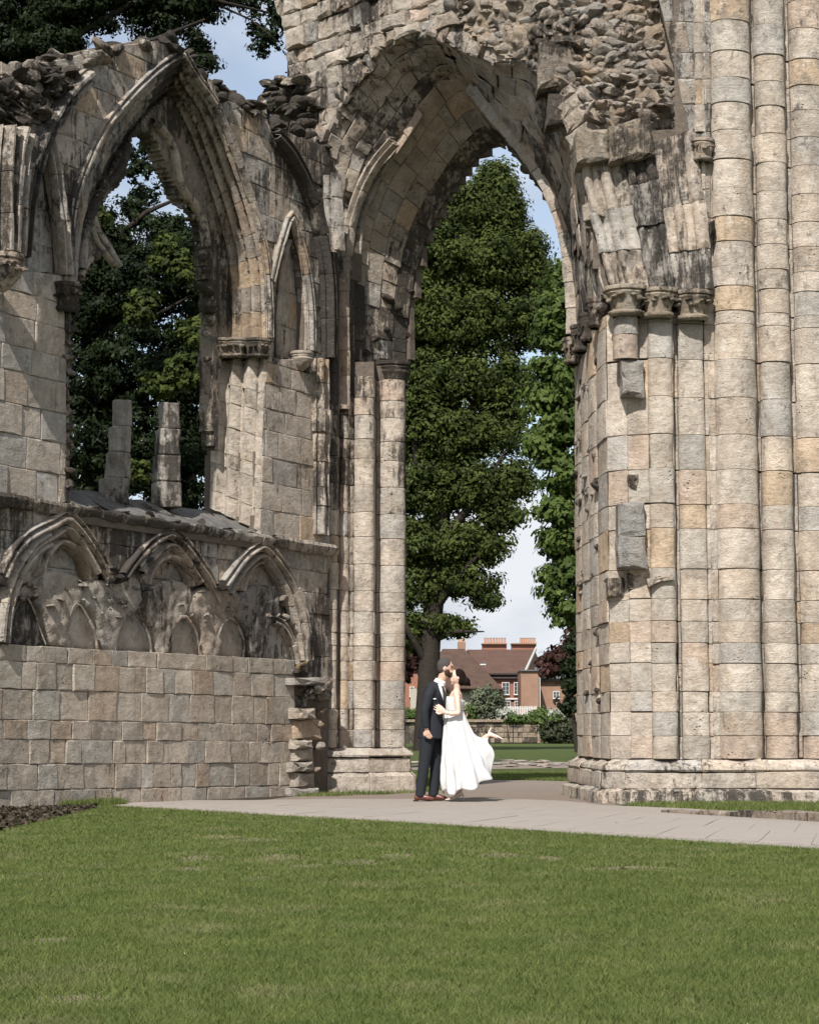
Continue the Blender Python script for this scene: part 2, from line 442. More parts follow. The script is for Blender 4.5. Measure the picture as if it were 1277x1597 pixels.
# traced outlines on the wall's own plane
A_L = [(103,800),(104,700),(104,600),(103,520),(103,445),(110,350),(122,288),(155,211),(195,158),(244,110),(283,84)]
A_R = [(283,84),(305,121),(338,170),(374,263),(400,345),(416,426),(419,528),(414,600),(410,700),(404,828)]
win_poly = smooth2([wp(x, y) for x, y in A_L], 3)[:-1] + smooth2([wp(x, y) for x, y in A_R], 3)
topline = [(-60,90),(0,95),(24,108),(60,112),(65,97),(100,92),(130,84),(163,76),(195,70),(228,66),(260,68),(293,84),(309,117),(342,137),(354,150),(379,170),(390,176),(403,166),(415,180),(440,200),(470,215),(500,225),(515,230)]
sil_poly = [wp(x, y) for x, y in topline] + [(S_END + .0, -0.3), (-1.6, -0.3)]
sil_poly[0] = (-1.6, sil_poly[0][1])
lan_r = [(421,760),(421,560),(424,500),(428,430),(440,375),(453,350),(466,380),(476,440),(480,500),(478,550)]      # right blind lancet recess
lan_r = smooth2([wp(x, y) for x, y in [(424,560),(424,480),(430,415),(441,370),(453,345),(465,375),(474,430),(478,490),(478,560)]], 4)
lan_l = smooth2([wp(x, y) for x, y in [(28,420),(33,350),(45,290),(58,240),(72,215),(84,250),(92,300),(99,360),(101,430)]], 4)
STR = lambda s: wp(0,778)[1] + (wp(515,858)[1] - wp(0,778)[1]) * s / S_END     # string course line, z
z_str = STR(0)
def wl_dirt(s, z):
    x = s / S_END
    d = 0.31
    if z > 5.2: d += 0.22 * min(1, (z - 5.2) / 3)
    if z < z_str and z > 1.95: d += 0.08
    if z > 3.3 and z < 6.0: d -= 0.08
    if x > 0.93: d += 0.15
    if z < 1.9: d -= 0.16
    if z < 0.55 and x < 0.5: d += 0.22
    return d

def wall_block(poly, v=0.0, proud=None, dirt=None, warm=0.28, parent=wall, name='ashlar_block', depth=0.14, bright=1.0, label=None):
    c = (sum(p[0] for p in poly) / len(poly), sum(p[1] for p in poly) / len(poly))
    d = wl_dirt(*c) if dirt is None else dirt
    bright *= 1.08; vf = prism([WL.P(a, z, v) for a, z in poly], WL.n, depth, 0.009, random.gauss(0, 0.006) if proud is None else proud)
    return put(name, vf, parent, stone_color(d, warm, bright), label=label)

def courses(s0, s1, lines, wmin, wmax, regions, fn, seed=1):
    """lines: list of (z at s0, z at s1); regions: list of (polygon, keep inside?)"""
    rnd = random.Random(seed)
    for k in range(len(lines) - 1):
        (a0, a1), (b0, b1) = lines[k], lines[k+1]
        za = lambda s: a0 + (a1 - a0) * (s - s0) / (s1 - s0); zb = lambda s: b0 + (b1 - b0) * (s - s0) / (s1 - s0)
        s = s0 - rnd.uniform(0, wmax * .8)
        while s < s1:
            w = rnd.uniform(wmin, wmax); e0, e1 = max(s, s0), min(s + w, s1); s += w
            if e1 - e0 < 0.06: continue
            j = rnd.uniform(-.012, .012)
            poly = [(e0, za(e0)), (e1, za(e1)), (e1 + j, zb(e1)), (e0 + j, zb(e0))]
            for reg, ins in regions:
                poly = clip(poly, reg, ins)
                if poly is None: break
            if poly: fn(poly)

# --- lower courses, traced (photo rows at x = 0 and x = 460)
s460 = wp(460, 1140)[0]
rows = [(1300,1262),(1233,1225),(1192,1190),(1153,1157),(1122,1130),(1074,1088),(1030,1053),(1004,1029)]
low = [(wp(0, a)[1], wp(0, a)[1] + (wp(460, b)[1] - wp(0, a)[1]) * 1.0) for a, b in rows]
lows = []
for a, b in low:   # extend to the left of the frame and to the right end
    m = (b - a) / s460; lows.append((a - 1.6 * m, b))
LOWC = [(.56,.525,.46),(.58,.515,.445),(.60,.545,.47),(.57,.515,.44),(.53,.51,.465),(.62,.565,.49),(.575,.475,.385),(.59,.53,.455),(.53,.48,.415),(.58,.53,.46)]
def low_block(p):
    c = (sum(q[0] for q in p) / len(p), sum(q[1] for q in p) / len(p)); k = random.uniform(.88, 1.12); cl = random.choice(LOWC)
    put('ashlar_block', prism([WL.P(a, z, 0) for a, z in p], WL.n, .14, .008, random.gauss(0, .005)), wall, (cl[0]*k, cl[1]*k, cl[2]*k, wl_dirt(*c) + random.uniform(-.08, .08)))
low_reg = [(-1.6, -1), (s460, -1), (s460, 9), (-1.6, 9)]
courses(-1.6, s460, lows, 0.24, 0.62, [], low_block, 5)

# --- blind arcade: back panel stones, gables, mouldings
zb0 = lambda s: lows[-1][0] + (lows[-1][1] - lows[-1][0]) * (s + 1.6) / (s460 + 1.6)
G1 = [(0,900),(20,860),(45,835),(78,818),(100,806),(120,822),(140,850),(158,878),(172,905)]
G2 = [(190,900),(205,878),(225,855),(245,840),(264,833),(284,848),(303,873),(318,893),(330,915)]
G3 = [(346,912),(360,892),(375,872),(392,858),(409,851),(428,872),(448,900),(463,935),(473,975),(478,1031)]
def zag(pts): return [wp(x, y) for x, y in pts]
arc_reg = [(s, zb0(s)) for s in (-1.6, s460 + .3)] + [(S_END, STR(S_END) - .12), (-1.6, STR(-1.6) - .12)]
# region above the gables filled with ashlar, flush with the wall
below = [(-1.6, 1.0)] + [wp(-90, 905)] + zag(G1) + [wp(181, 908)] + zag(G2) + [wp(338, 918)] + zag(G3) + [(wp(478,1031)[0], 1.0)]
band_top = lambda s: STR(s) - 0.02
lines = []
zt0, zt1 = STR(-1.6) - .04, STR(S_END) - .04
for k in range(8):
    f = k / 7.0; lines.append((1.35 + (zt0 - 1.35) * f, 1.35 + (zt1 - 1.35) * f))
courses(-1.6, S_END, lines, 0.3, 0.75, [(below, False)], lambda p: wall_block(p, dirt=0.52, warm=0.15, bright=0.95), 9)
# thin grey-brown right end strip next to the pier is covered by the same courses
# back of the niches
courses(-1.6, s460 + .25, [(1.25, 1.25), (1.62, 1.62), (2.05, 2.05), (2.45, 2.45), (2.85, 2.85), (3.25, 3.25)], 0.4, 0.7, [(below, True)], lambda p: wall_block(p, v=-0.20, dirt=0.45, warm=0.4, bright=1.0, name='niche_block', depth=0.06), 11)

def plate(name, pts, v, th, dirt, parent, warm=0.3, bright=1.0, amp=0.05, cell=0.05, mat=None, label=None, plane=None, holes=()):
    """an eroded slab of stone with the traced outline, its face lumpy and its rim rounded off."""
    pl = plane or WL
    poly = [pl.sz(x, y, v) for x, y in pts]; poly = smooth2(poly + [poly[0]], 3)[:-1]
    hp = [[pl.sz(x, y, v) for x, y in h] for h in holes]
    a0 = min(p[0] for p in poly); a1 = max(p[0] for p in poly); z0 = min(p[1] for p in poly); z1 = max(p[1] for p in poly)
    ns = max(3, int((a1 - a0) / cell)); nz = max(3, int((z1 - z0) / cell)); off = Vector((random.uniform(0, 99), 0, 0))
    idx = {}; V = []; Fc = []
    ok = [[pin(a0 + (i+.5)/ns*(a1-a0), z0 + (j+.5)/nz*(z1-z0), poly) and not any(pin(a0 + (i+.5)/ns*(a1-a0), z0 + (j+.5)/nz*(z1-z0), h) for h in hp) for j in range(nz)] for i in range(ns)]
    g = lambda i, j: 0 <= i < ns and 0 <= j < nz and ok[i][j]
    def vv(i, j, b):
        if (i, j, b) not in idx:
            a, z = a0 + i/ns*(a1-a0), z0 + j/nz*(z1-z0)
            edge = not (g(i,j) and g(i-1,j) and g(i,j-1) and g(i-1,j-1))
            if edge:
                d, qx, qy, dx, dy = nearest(a, z, poly)
                if d < (1.5*cell)**2: a, z = qx, qy
            q = pl.P(a, z, v); n_ = noise.noise(q * 1.8 + off) + 0.6 * noise.noise(q * 4.3 + off) + 0.5 * noise.noise(q * 10 + off)
            h = 0 if b else th + amp * n_ - (0.03 + 0.02 * n_ if edge else 0)
            idx[(i,j,b)] = len(V); V.append(q + pl.n * (h if not b else -0.02))
        return idx[(i,j,b)]
    for i in range(ns):
        for j in range(nz):
            if not ok[i][j]: continue
            Fc.append((vv(i,j,0), vv(i+1,j,0), vv(i+1,j+1,0), vv(i,j+1,0)))
            if not g(i-1,j): Fc.append((vv(i,j,0), vv(i,j+1,0), vv(i,j+1,1), vv(i,j,1)))
            if not g(i+1,j): Fc.append((vv(i+1,j,0), vv(i+1,j,1), vv(i+1,j+1,1), vv(i+1,j+1,0)))
            if not g(i,j-1): Fc.append((vv(i,j,0), vv(i,j,1), vv(i+1,j,1), vv(i+1,j,0)))
            if not g(i,j+1): Fc.append((vv(i,j+1,0), vv(i+1,j+1,0), vv(i+1,j+1,1), vv(i,j+1,1)))
    if not V: return None
    return put(name, (V, Fc), parent, stone_color(dirt, warm, bright), mat=mat, smooth=True, sharp=50, label=label)

# infill between the broken lancet heads (pieces hanging between them)
INF = [
 [(-8,1004),(6,1004),(10,975),(22,945),(38,925),(52,948),(66,985),(75,1006),(96,1006),(103,975),(112,950),(121,935),(118,905),(90,893),(66,892),(45,905),(20,925),(0,950)],
 [(118,935),(124,945),(138,960),(148,985),(153,1012),(176,1016),(181,985),(192,965),(207,950),(214,930),(208,905),(190,898),(170,905),(150,905),(130,905)],
 [(207,950),(220,966),(233,985),(237,1018),(258,1022),(262,990),(272,970),(284,957),(292,935),(288,915),(262,905),(235,912),(216,925)],
 [(284,957),(296,965),(308,985),(312,1024),(334,1026),(337,995),(345,975),(360,960),(368,940),(362,922),(340,915),(315,915),(292,930)],
 [(360,960),(372,975),(380,1000),(379,1026),(403,1028),(405,1000),(412,980),(426,962),(428,940),(424,920),(395,912),(370,928)],
]
infp = empty('blind_arcade', WL.at(250, 950), None, None); setparent(infp, wall)
for q in INF: plate('broken_infill', q, -0.13, 0.10, random.uniform(.34, .48), infp, 0.4, random.uniform(1.0, 1.2), 0.035, .035, mat=RUBBLE)
LANC = [[(10,1004),(12,975),(24,945),(38,926),(52,950),(64,985),(72,1006)],
        [(98,1008),(104,975),(113,950),(121,940),(134,958),(147,985),(151,1012)],
        [(180,1014),(184,985),(195,965),(207,953),(220,970),(231,990),(235,1018)],
        [(260,1022),(263,992),(273,972),(285,960),(296,970),(307,990),(311,1024)],
        [(336,1026),(339,995),(347,975),(360,963),(371,978),(379,1000),(379,1026)],
        [(405,1028),(407,1000),(414,978),(426,960),(440,975),(452,1000),(455,1031)]]
for k, q in enumerate(LANC): plate('lancet_panel', q, -0.15, 0.02, 0.34 + (k == 0) * 0.3, infp, 0.25, 1.12 if k in (1,) else 0.98, 0.02)

# gabled arches: outer hood, inner rolls, small cusped head
def wsweep(name, pts, prof_rows, n, color_dirt, parent, v=0.0, seg=0.34, half=0.07, rise=0.06, sm=5, jit=0.006, warm=0.3, plane=None, bright=1.0, gaps=()):
    """a moulding that follows a traced line on the wall: across (-1..1)*half, raised by rise."""
    pl = plane or WL
    cu = Curve3([pl.at(x, y, v) for x, y in pts], sm); k = max(1, int(round(cu.len / seg)))
    cuts = [i / k for i in range(k + 1)]
    for i in range(1, k): cuts[i] += random.uniform(-.15, .15) / k
    def fn(s, t):
        h = 0.004; tg = (cu.at(s + h) - cu.at(s - h)); tg.normalize(); side = tg.cross(pl.n)
        for r in range(len(prof_rows) - 1):
            if t <= prof_rows[r+1][0]:
                a, b = prof_rows[r], prof_rows[r+1]; q = (t - a[0]) / max(1e-9, b[0] - a[0])
                x = a[1] + (b[1]-a[1])*q; y = a[2] + (b[2]-a[2])*q; break
        return cu.at(s) + side * x * half + pl.n * y * rise
    for i in range(k):
        if i in gaps: continue
        L_ = cu.len * (cuts[i+1] - cuts[i])
        put(name, patch(fn, cuts[i], cuts[i+1], 0, 1, max(2, int(L_ / 0.10)), 9, pl.n, inset=0.022, e=0.012, amp=jit, nf=4, ts=[r[0] for r in prof_rows]), parent, stone_color(color_dirt, warm, bright), smooth=True, sharp=45)
def roundprof(n=8):
    return [(i / n, -math.cos(math.pi * i / n), math.sin(math.pi * i / n)) for i in range(n + 1)]
def twinprof():
    T = [(-1, -.2), (-.96, .5), (-.8, .85), (-.6, .9), (-.42, .6), (-.36, .1), (-.28, 0), (-.16, .1), (-.05, .7), (.15, 1), (.4, 1), (.58, .7), (.64, .15), (.72, .05), (.8, .3), (.92, .4), (1, -.2)]
    return [(i / (len(T) - 1), x, y) for i, (x, y) in enumerate(T)]
RP, TP = roundprof(), twinprof()
for g, hg in ((G1, 0.09), (G2, 0.085), (G3, 0.09)):
    wsweep('hood_mould', g, TP, 1, 0.52, infp, v=0.0, seg=0.5, half=hg, rise=0.10, warm=0.25)
def inner(g, sh, sc):   # a copy of the gable line, pulled towards its own middle
    mxx = sum(p[0] for p in g) / len(g); my = max(p[1] for p in g)
    return [(mxx + (x - mxx) * sc, y + sh) for x, y in g]
wsweep('arch_roll', inner(G1[1:-1], 14, 0.86), TP, 1, 0.4, infp, v=-0.07, seg=0.4, half=0.10, rise=0.11, warm=0.3)
wsweep('arch_roll', inner(G2[1:-1], 13, 0.84), TP, 1, 0.4, infp, v=-0.07, seg=0.5, half=0.10, rise=0.11)
wsweep('arch_roll', [(352,925),(362,905),(376,885),(392,870),(408,865),(424,885),(440,912),(452,945),(462,985),(467,1030)], TP, 1, 0.4, infp, v=-0.07, seg=0.4, half=0.09, rise=0.11)
HD = [[(56,905),(58,880),(68,858),(86,842),(104,845),(119,860),(129,880),(131,905)],
      [(222,912),(226,892),(237,875),(254,865),(270,868),(284,880),(291,897),(294,914)],
      [(371,922),(376,902),(386,884),(402,874),(417,880),(428,895),(434,915),(433,938)]]
for h in HD:
    wsweep('cusped_head', h, TP, 1, 0.34, infp, v=-0.16, seg=0.35, half=0.10, rise=0.12, warm=0.4)
# the small sub-arch at the right end and its foot
wsweep('arch_roll', [(424,968),(436,975),(448,995),(457,1018),(460,1036)], TP, 1, 0.36, infp, v=-0.12, seg=0.35, half=0.08, rise=0.1)
# left big arch foot running out of the frame
wsweep('arch_roll', [(72,838),(50,852),(28,880),(12,915),(2,955),(-3,1003)], TP, 1, 0.34, infp, v=-0.05, seg=0.4, half=0.13, rise=0.12)
# spandrel flats between hood and head
plate('gable_face', [(30,885),(60,848),(98,824),(130,862),(150,900),(134,905),(129,878),(104,842),(82,842),(60,862),(54,905),(30,910)], -0.14, 0.08, 0.45, infp, 0.3, 1.0, 0.02, 0.04)
plate('gable_face', [(200,905),(225,868),(263,845),(295,878),(312,908),(297,912),(286,882),(262,866),(238,874),(224,892),(220,912)], -0.14, 0.08, 0.45, infp, 0.3, 1.0, 0.02, 0.04)
plate('gable_face', [(358,915),(378,882),(406,862),(432,895),(452,940),(440,945),(430,900),(410,876),(388,882),(372,902),(368,922)], -0.14, 0.08, 0.45, infp, 0.3, 1.0, 0.02, 0.04)
def lump(name, x, y, v, r, dirt, parent, plane=None, n=1, flat=1.0):
    pl = plane or WL
    for _ in range(n):
        rock(parent, pl.at(x + random.uniform(-3, 3) * (n > 1), y + random.uniform(-3, 3) * (n > 1), v), r, dirt, name, flat=flat)
for (x, y, r) in ((182,897,.12),(176,890,.08),(188,905,.09),(342,912,.11),(350,918,.08),(172,905,.08),(0,905,.1)):
    rock(infp, WL.at(x, y, 0.04), r, 0.95, color=(0.2, 0.18, 0.16, 1.0))
rock(infp, WL.at(467, 1041, 0.03), 0.13, 0.35, flat=.7, color=(0.42,0.32,0.2,.4)); rock(infp, WL.at(461, 1047, 0.03), 0.09, 0.5); rock(infp, WL.at(473, 1049, 0.03), 0.08, 0.5)
for k_ in range(70):
    x = random.uniform(0, 455); y = 925 + x * .05 + random.gauss(0, 22)
    if any(pin(x, y, l_) for l_ in LANC) or y < 895: continue
    rock(infp, WL.at(x, y, -.07 + random.uniform(-.03, .02)), random.uniform(.05, .12), random.uniform(.3, .62), 'broken_infill_stone', flat=random.uniform(.35, .6))
for l_ in LANC: wsweep('lancet_arris', l_, RP, 1, .5, infp, v=-.05, seg=.4, half=.02, rise=.02, bright=.85)

# --- string course and the sloping sill above it
for i in range(13):
    s0 = -1.2 + i * (S_END + 1.2) / 13; s1 = s0 + (S_END + 1.2) / 13
    def fs(s, t):
        T = [(-.10, 0.0), (-.07, .07), (-.03, .10), (.02, .115), (.05, .10), (.07, .0)]
        k = t * 5; i_ = min(4, int(k)); q = k - i_; z = T[i_][0] + (T[i_+1][0]-T[i_][0])*q; v = T[i_][1] + (T[i_+1][1]-T[i_][1])*q
        return WL.P(s, STR(s) + z + 0.02 * noise.noise(Vector((s * 2, 0, 0))), v)
    put('string_course_stone', patch(fs, s0, s1, 0, 1, 7, 5, WL.n, 0.02, 0.012, 0.016, 3.5, ts=[0, .2, .4, .6, .8, 1]), wall, stone_color(0.62, 0.2, 0.9), smooth=True, sharp=40)
sill_L, sill_R = wp(104, 790)[0], wp(404, 835)[0]
for i in range(5):
    s0 = sill_L + (sill_R - sill_L) * i / 5; s1 = sill_L + (sill_R - sill_L) * (i + 1) / 5
    def fs(s, t): return WL.P(s, STR(s) + 0.06 + 0.33 * t, 0.06 - 0.72 * t)
    put('sill_slab', patch(fs, s0, s1, 0, 1, 5, 4, Vector((0, 0, 1)), 0.02, 0.014, 0.02, 2.5), wall, (0.26, 0.265, 0.265, 0.35), mat=RUBBLE)
V = []
for s in (sill_L - .1, sill_R + .1):
    z = STR(s); V += [WL.P(s, z - .15, .05), WL.P(s, z + .02, .05), WL.P(s, z + .30, -.70), WL.P(s, z + .30, -.93), WL.P(s, z - .15, -.93)]
mk('sill_core', V, [(0,1,6,5),(1,2,7,6),(2,3,8,7),(3,4,9,8),(4,0,5,9),(0,1,2,3,4),(5,6,7,8,9)], CORE, wall)
for i in range(9):
    s = wp(100, 800)[0] + i * (wp(420, 830)[0] - wp(100, 800)[0]) / 8
    rock(wall, WL.P(s, STR(s) + .06, 0.02), random.uniform(.08, .13), 0.75, flat=0.35)

# --- upper ashlar
blk = lambda p: wall_block(p, warm=0.22)
zl = []; z = STR(0) + 0.02
zz = z
while zz < 9.9: zl.append((zz, zz)); zz += random.choice((0.30, 0.34, 0.38, 0.36))
up_reg = [(-1.6, 0)] ; strline = [(-1.6, STR(-1.6) + .05), (S_END, STR(S_END) + .05), (S_END, 12), (-1.6, 12)]
zl = [(STR(-1.6) - .3, STR(-1.6) - .3)] + zl
zl = [(STR(S_END) - .02 + 0.0, STR(S_END) - .02)] + [q for q in zl if q[0] > STR(S_END) + .1]
courses(-1.6, S_END, zl, 0.32, 0.72, [(strline, True), (win_poly, False), (lan_r, False), (lan_l, False), (sil_poly, True)], blk, 21)
# recessed faces of the two blind lancets
for reg, sl, sr, zb, zt in ((lan_r, 418, 482, 560, 340), (lan_l, 26, 104, 430, 210)):
    a0, a1 = wp(sl, 500)[0], wp(sr, 500)[0]; z0, z1 = wp((sl+sr)/2, zb)[1], wp((sl+sr)/2, zt)[1]
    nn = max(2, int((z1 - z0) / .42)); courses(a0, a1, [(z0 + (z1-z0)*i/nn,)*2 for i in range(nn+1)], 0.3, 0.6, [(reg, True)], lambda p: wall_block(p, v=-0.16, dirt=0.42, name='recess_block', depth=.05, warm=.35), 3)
# solid core
core_t = lambda s, z: pin(s, z, sil_poly) and not pin(s, z, win_poly) and not pin(s, z, lan_r) and not pin(s, z, lan_l) and not (pin(s, z, below) and zb0(s) - .05 < z)
slab('wall_core', WL, core_t, -1.6, S_END + .3, -0.4, 9.9, 0.06, -0.045, -0.95, CORE, wall)
slab('wall_core', WL, lambda s, z: pin(s, z, sil_poly) and (pin(s, z, lan_r) or pin(s, z, lan_l) or (pin(s, z, below) and zb0(s) - .05 < z)), -1.6, S_END + .3, -0.4, 9.9, 0.10, -0.28, -0.93, CORE, wall)

# --- the great window: deep moulded reveal
Bv = -0.78
B_L = [(106,770),(108,700),(110,600),(114,500),(117,440),(121,386),(129,345),(145,304),(165,263),(181,235),(205,198),(230,172),(256,150)]
B_R = [(256,150),(277,205),(297,263),(321,345),(334,406),(338,467),(337,528),(333,600),(330,700),(328,800)]
winA = Pair(wpts([(103,445),(110,350),(122,288),(155,211),(195,158),(244,110),(283,84)]), wpts([(283,84),(305,121),(338,170),(374,263),(400,345),(416,426),(419,528)]))
winB = Pair(wpts([(116,440),(121,386),(129,345),(145,304),(165,263),(181,235),(205,198),(230,172),(256,150)], Bv), wpts([(256,150),(277,205),(297,263),(321,345),(334,406),(338,467),(338,528)], Bv))
wc = WL.at(250, 420, -0.3)
wface = lambda p: (Vector((wc.x - p.x, wc.y - p.y, (wc.z - p.z))).normalized() + WL.n * 1.2)
arch_tab = [(0,0),(.02,.07),(.08,.085),(.11,.02),(.15,-.02),(.19,.05),(.23,.085),(.28,.07),(.31,-.02),(.36,-.05),(.41,.03),(.46,.08),(.51,.03),(.55,-.04),(.60,0),(.65,.07),(.70,.02),(.75,-.03),(.80,.03),(.86,.06),(.90,0),(1,-.02)]
fnw = loft(winA, winB, prof(arch_tab), wface)
TS = [a[0] for a in arch_tab]
wtr = empty('window_arch', WL.at(280, 300), None, None); setparent(wtr, wall)
cuts = [i / 22 for i in range(23)]
for i in range(1, 22):
    if i != 11: cuts[i] += random.uniform(-.010, .010)
for i in range(22):
    right = i >= 11
    put('voussoir', patch(fnw, cuts[i], cuts[i+1], 0, 1, 10, 9, WL.n, 0.02, 0.014, 0.0035, 2.4, ts=TS), wtr,
        stone_color(0.50 - 0.14 * (i > 15) + 0.1 * (i in (9, 10)), 0.55 if right else 0.25, 1.0 if right else 0.92), smooth=True, sharp=42)
wsweep('hood_mould', A_L[4:] , TP, 1, 0.5, wtr, v=.0, seg=.5, half=.075, rise=.07); wsweep('hood_mould', A_R[:7], TP, 1, 0.5, wtr, v=.0, seg=.5, half=.075, rise=.07)
# jamb shafts below the springing
def jamb(ptsA, ptsB, vB, tab, n, dirt, bright, warm, name='jamb_stone'):
    ca, cb = Curve3(wpts(ptsA)), Curve3(wpts(ptsB, vB)); f = loft(ca, cb, prof(tab), wface)
    cs = [i / n for i in range(n + 1)]
    for i in range(1, n): cs[i] += random.uniform(-.25, .25) / n
    for i in range(n):
        put(name, patch(f, cs[i], cs[i+1], 0, 1, 4, 9, WL.n, 0.02, 0.014, 0.007, 3.0, ts=[a[0] for a in tab]), wtr, stone_color(dirt, warm, bright), smooth=True, sharp=42)
jt = [(0,0),(.06,.03),(.12,0),(.16,-.04),(.22,.05),(.30,.09),(.38,.05),(.42,-.04),(.47,-.05),(.52,.03),(.60,.08),(.68,.03),(.72,-.03),(.78,-.02),(.84,.05),(.90,.02),(1,0)]
jamb([(419,548),(413,600),(409,700),(404,828)], [(337,535),(333,600),(330,700),(328,792)], Bv, jt, 8, 0.26, 1.12, 0.95)
jamb([(104,470),(104,600),(104,700),(103,800)], [(114,470),(110,600),(108,700),(106,770)], Bv, [(0,0),(.1,.03),(.2,-.02),(.5,.02),(.7,-.03),(1,0)], 9, 0.55, 0.85, 0.2)
for i in range(14):
    y = 470 + i * 22; rock(wtr, WL.at(105 + random.uniform(-3, 3), y, -0.03), random.uniform(.07, .13), 0.6, 'broken_edge')

# capitals of the window (right pair, left one)
def capital(name, parent, c, r, h, dirt, color=None, lumps=12, abr=1.45, seg=18, sy=1.0, neck=True):
    """lathed bell with abacus, necking ring and worn leaf lumps; c is the top centre."""
    pr = [(0, 0), (abr*.97, 0), (abr*1.0, -.05), (abr*.99, -.14), (abr*.9, -.18), (abr*.93, -.25), (abr*.86, -.33), (1.15, -.42), (1.0, -.6), (.92, -.78), (.9, -.84), (1.08, -.87), (1.12, -.93), (1.06, -.99), (.9, -1.02), (.85, -1.06)]
    if not neck: pr = pr[:9] + [(.7, -.8), (.35, -1.0), (0, -1.1)]
    V = []; Fc = []
    for k, (rr, zz_) in enumerate(pr):
        for j in range(seg):
            a = 2 * math.pi * j / seg; q = c + Vector((math.cos(a) * rr * r, math.sin(a) * rr * r * sy, zz_ * h))
            q += Vector((math.cos(a), math.sin(a), 0)) * r * 0.09 * noise.noise(q * 9) * (1 if 0 < k else 0); V.append(q)
    for k in range(len(pr) - 1):
        for j in range(seg): Fc.append((k*seg+j, k*seg+(j+1)%seg, (k+1)*seg+(j+1)%seg, (k+1)*seg+j))
    o = put(name, (V, Fc), parent, color or stone_color(dirt, 0.2, 0.95), smooth=True, sharp=40)
    for j in range(lumps):
        a = math.pi + math.pi * (j + .5) / lumps + random.uniform(-.1, .1)
        rk = rock(o, c + Vector((math.cos(a) * r * 1.2, math.sin(a) * r * 1.2 * sy, -h * random.uniform(.32, .52))), r * 0.26, dirt, 'carved_leaf'); rk.color = color or o.color
    return o
for x, r in ((348, .15), (372, .17), (400, .16)):
    v = -0.62 + (x - 340) / 70 * 0.6
    capital('capital', wtr, WL.at(x, 530, v), r, 0.26, 0.6, (0.3, 0.26, 0.21, .55), 7, 1.35)
capital('capital', wtr, WL.at(104, 443, 0.02), 0.15, 0.34, 0.8, (0.24, 0.2, 0.17, .75), 8, 1.3)
# lancet hoods, wall ribs of the lost vault
wsweep('hood_mould', [(421,440),(427,415),(437,378),(452,338),(463,368),(474,415),(482,470),(484,548)], TP, 1, 0.42, wall, v=-.01, seg=0.55, half=0.085, rise=0.08)
wsweep('lancet_roll', [(432,560),(433,480),(440,415),(453,372),(462,402),(469,450),(471,540)], RP, 1, 0.42, wall, v=-.13, seg=0.5, half=0.05, rise=0.06, warm=.5)
wsweep('hood_mould', [(102,430),(98,360),(90,300),(80,240),(72,205)], TP, 1, 0.34, wall, v=0.0, seg=0.6, half=0.095, rise=0.10, warm=.4)
wsweep('lancet_roll', [(92,430),(88,360),(80,300),(70,250),(60,232)], TP, 1, 0.34, wall, v=-0.10, seg=0.5, half=0.07, rise=0.08, warm=.4)
wsweep('wall_rib', [(136,120),(110,145),(85,180),(62,225),(46,275),(36,330),(30,400)], TP, 1, 0.62, wall, v=0.03, seg=0.6, half=0.11, rise=0.14)
wsweep('wall_rib', [(423,211),(447,240),(468,280),(485,325),(497,370),(505,420),(508,470),(508,560)], TP, 1, 0.88, wall, v=0.02, seg=0.6, half=0.12, rise=0.17, warm=.1, bright=.75)
capital('corbel', wall, WL.at(471, 549, 0.03), 0.15, 0.26, 0.4, None, 0, 1.1, neck=False)
# shallow half-shafts on the wall right of the lancet
wsweep('wall_shaft', [(496,560),(497,640),(497,720),(496,835)], TP, 1, 0.5, wall, v=0.0, seg=0.38, half=0.16, rise=0.14, bright=1.05, jit=.012)
# vault springer on its corbel at the left edge
wsweep('springer_rib', [(30,205),(22,240),(17,300),(14,370),(12,398)], TP, 1, 0.4, wall, v=0.28, seg=0.55, half=0.15, rise=0.2)
wsweep('springer_rib', [(8,200),(4,250),(2,300),(2,395)], TP, 1, 0.55, wall, v=0.30, seg=0.55, half=0.13, rise=0.2)
wsweep('springer_rib', [(46,215),(38,260),(32,320),(26,398)], RP, 1, 0.6, wall, v=0.2, seg=0.55, half=0.08, rise=0.15)
capital('corbel_capital', wall, WL.at(6, 398, 0.30), 0.20, 0.40, 0.6, None, 9, 1.2, neck=False)
# tracery left inside the window head
trc = empty('window_tracery', WL.at(220, 260, -.6), None, None); setparent(trc, wall)
Tv = -0.62
O_open = [(199,213),(214,207),(228,212),(244,238),(252,262),(263,286),(271,310),(284,318),(300,330),(308,350),(316,385),(311,400),(318,445),(326,500),(322,560),(324,640),(323,800),(100,800),(108,600),(112,500),(122,436),(135,410),(156,396),(168,384),(148,360),(143,325),(158,305),(180,284),(184,271),(190,245)]
Opoly = [wp(x, y, Tv) for x, y in O_open]
Bpoly = [wp(x, y, Tv) for x, y in B_L[4:] + B_R[:-1]]
slab('tracery_plate', WL, lambda s, z: pin(s, z, Bpoly) and not pin(s, z, Opoly), wp(95,500,Tv)[0], wp(345,500,Tv)[0], wp(200,800,Tv)[1], 9.6, 0.05, Tv + .1, Tv - .13, STONE, trc, 0.035)
bpy.data.objects['tracery_plate'].color = (0.36, 0.32, 0.27, 0.55); del bpy.data.objects['tracery_plate']['kind']
def tsweep(pts, half=.06, rise=.1, dirt=.45, v=Tv + .08, b=1.0): wsweep('tracery_bar', pts, RP, 1, dirt, trc, v=v, seg=0.5, half=half, rise=rise, bright=b)
tsweep([(232,190),(250,205),(266,235),(272,268),(282,300),(298,318),(312,345),(318,385)], .07, .12, .5)
tsweep([(197,225),(186,262),(160,295),(142,325),(132,360),(124,420)], .06, .10, .6, b=.9)
tsweep([(144,338),(152,362),(166,385),(184,416)], .05, .08, .3); tsweep([(140,345),(146,372),(158,392),(176,414)], .045, .08, .4)
tsweep([(124,432),(138,405),(158,392),(166,384)], .05, .08, .55)
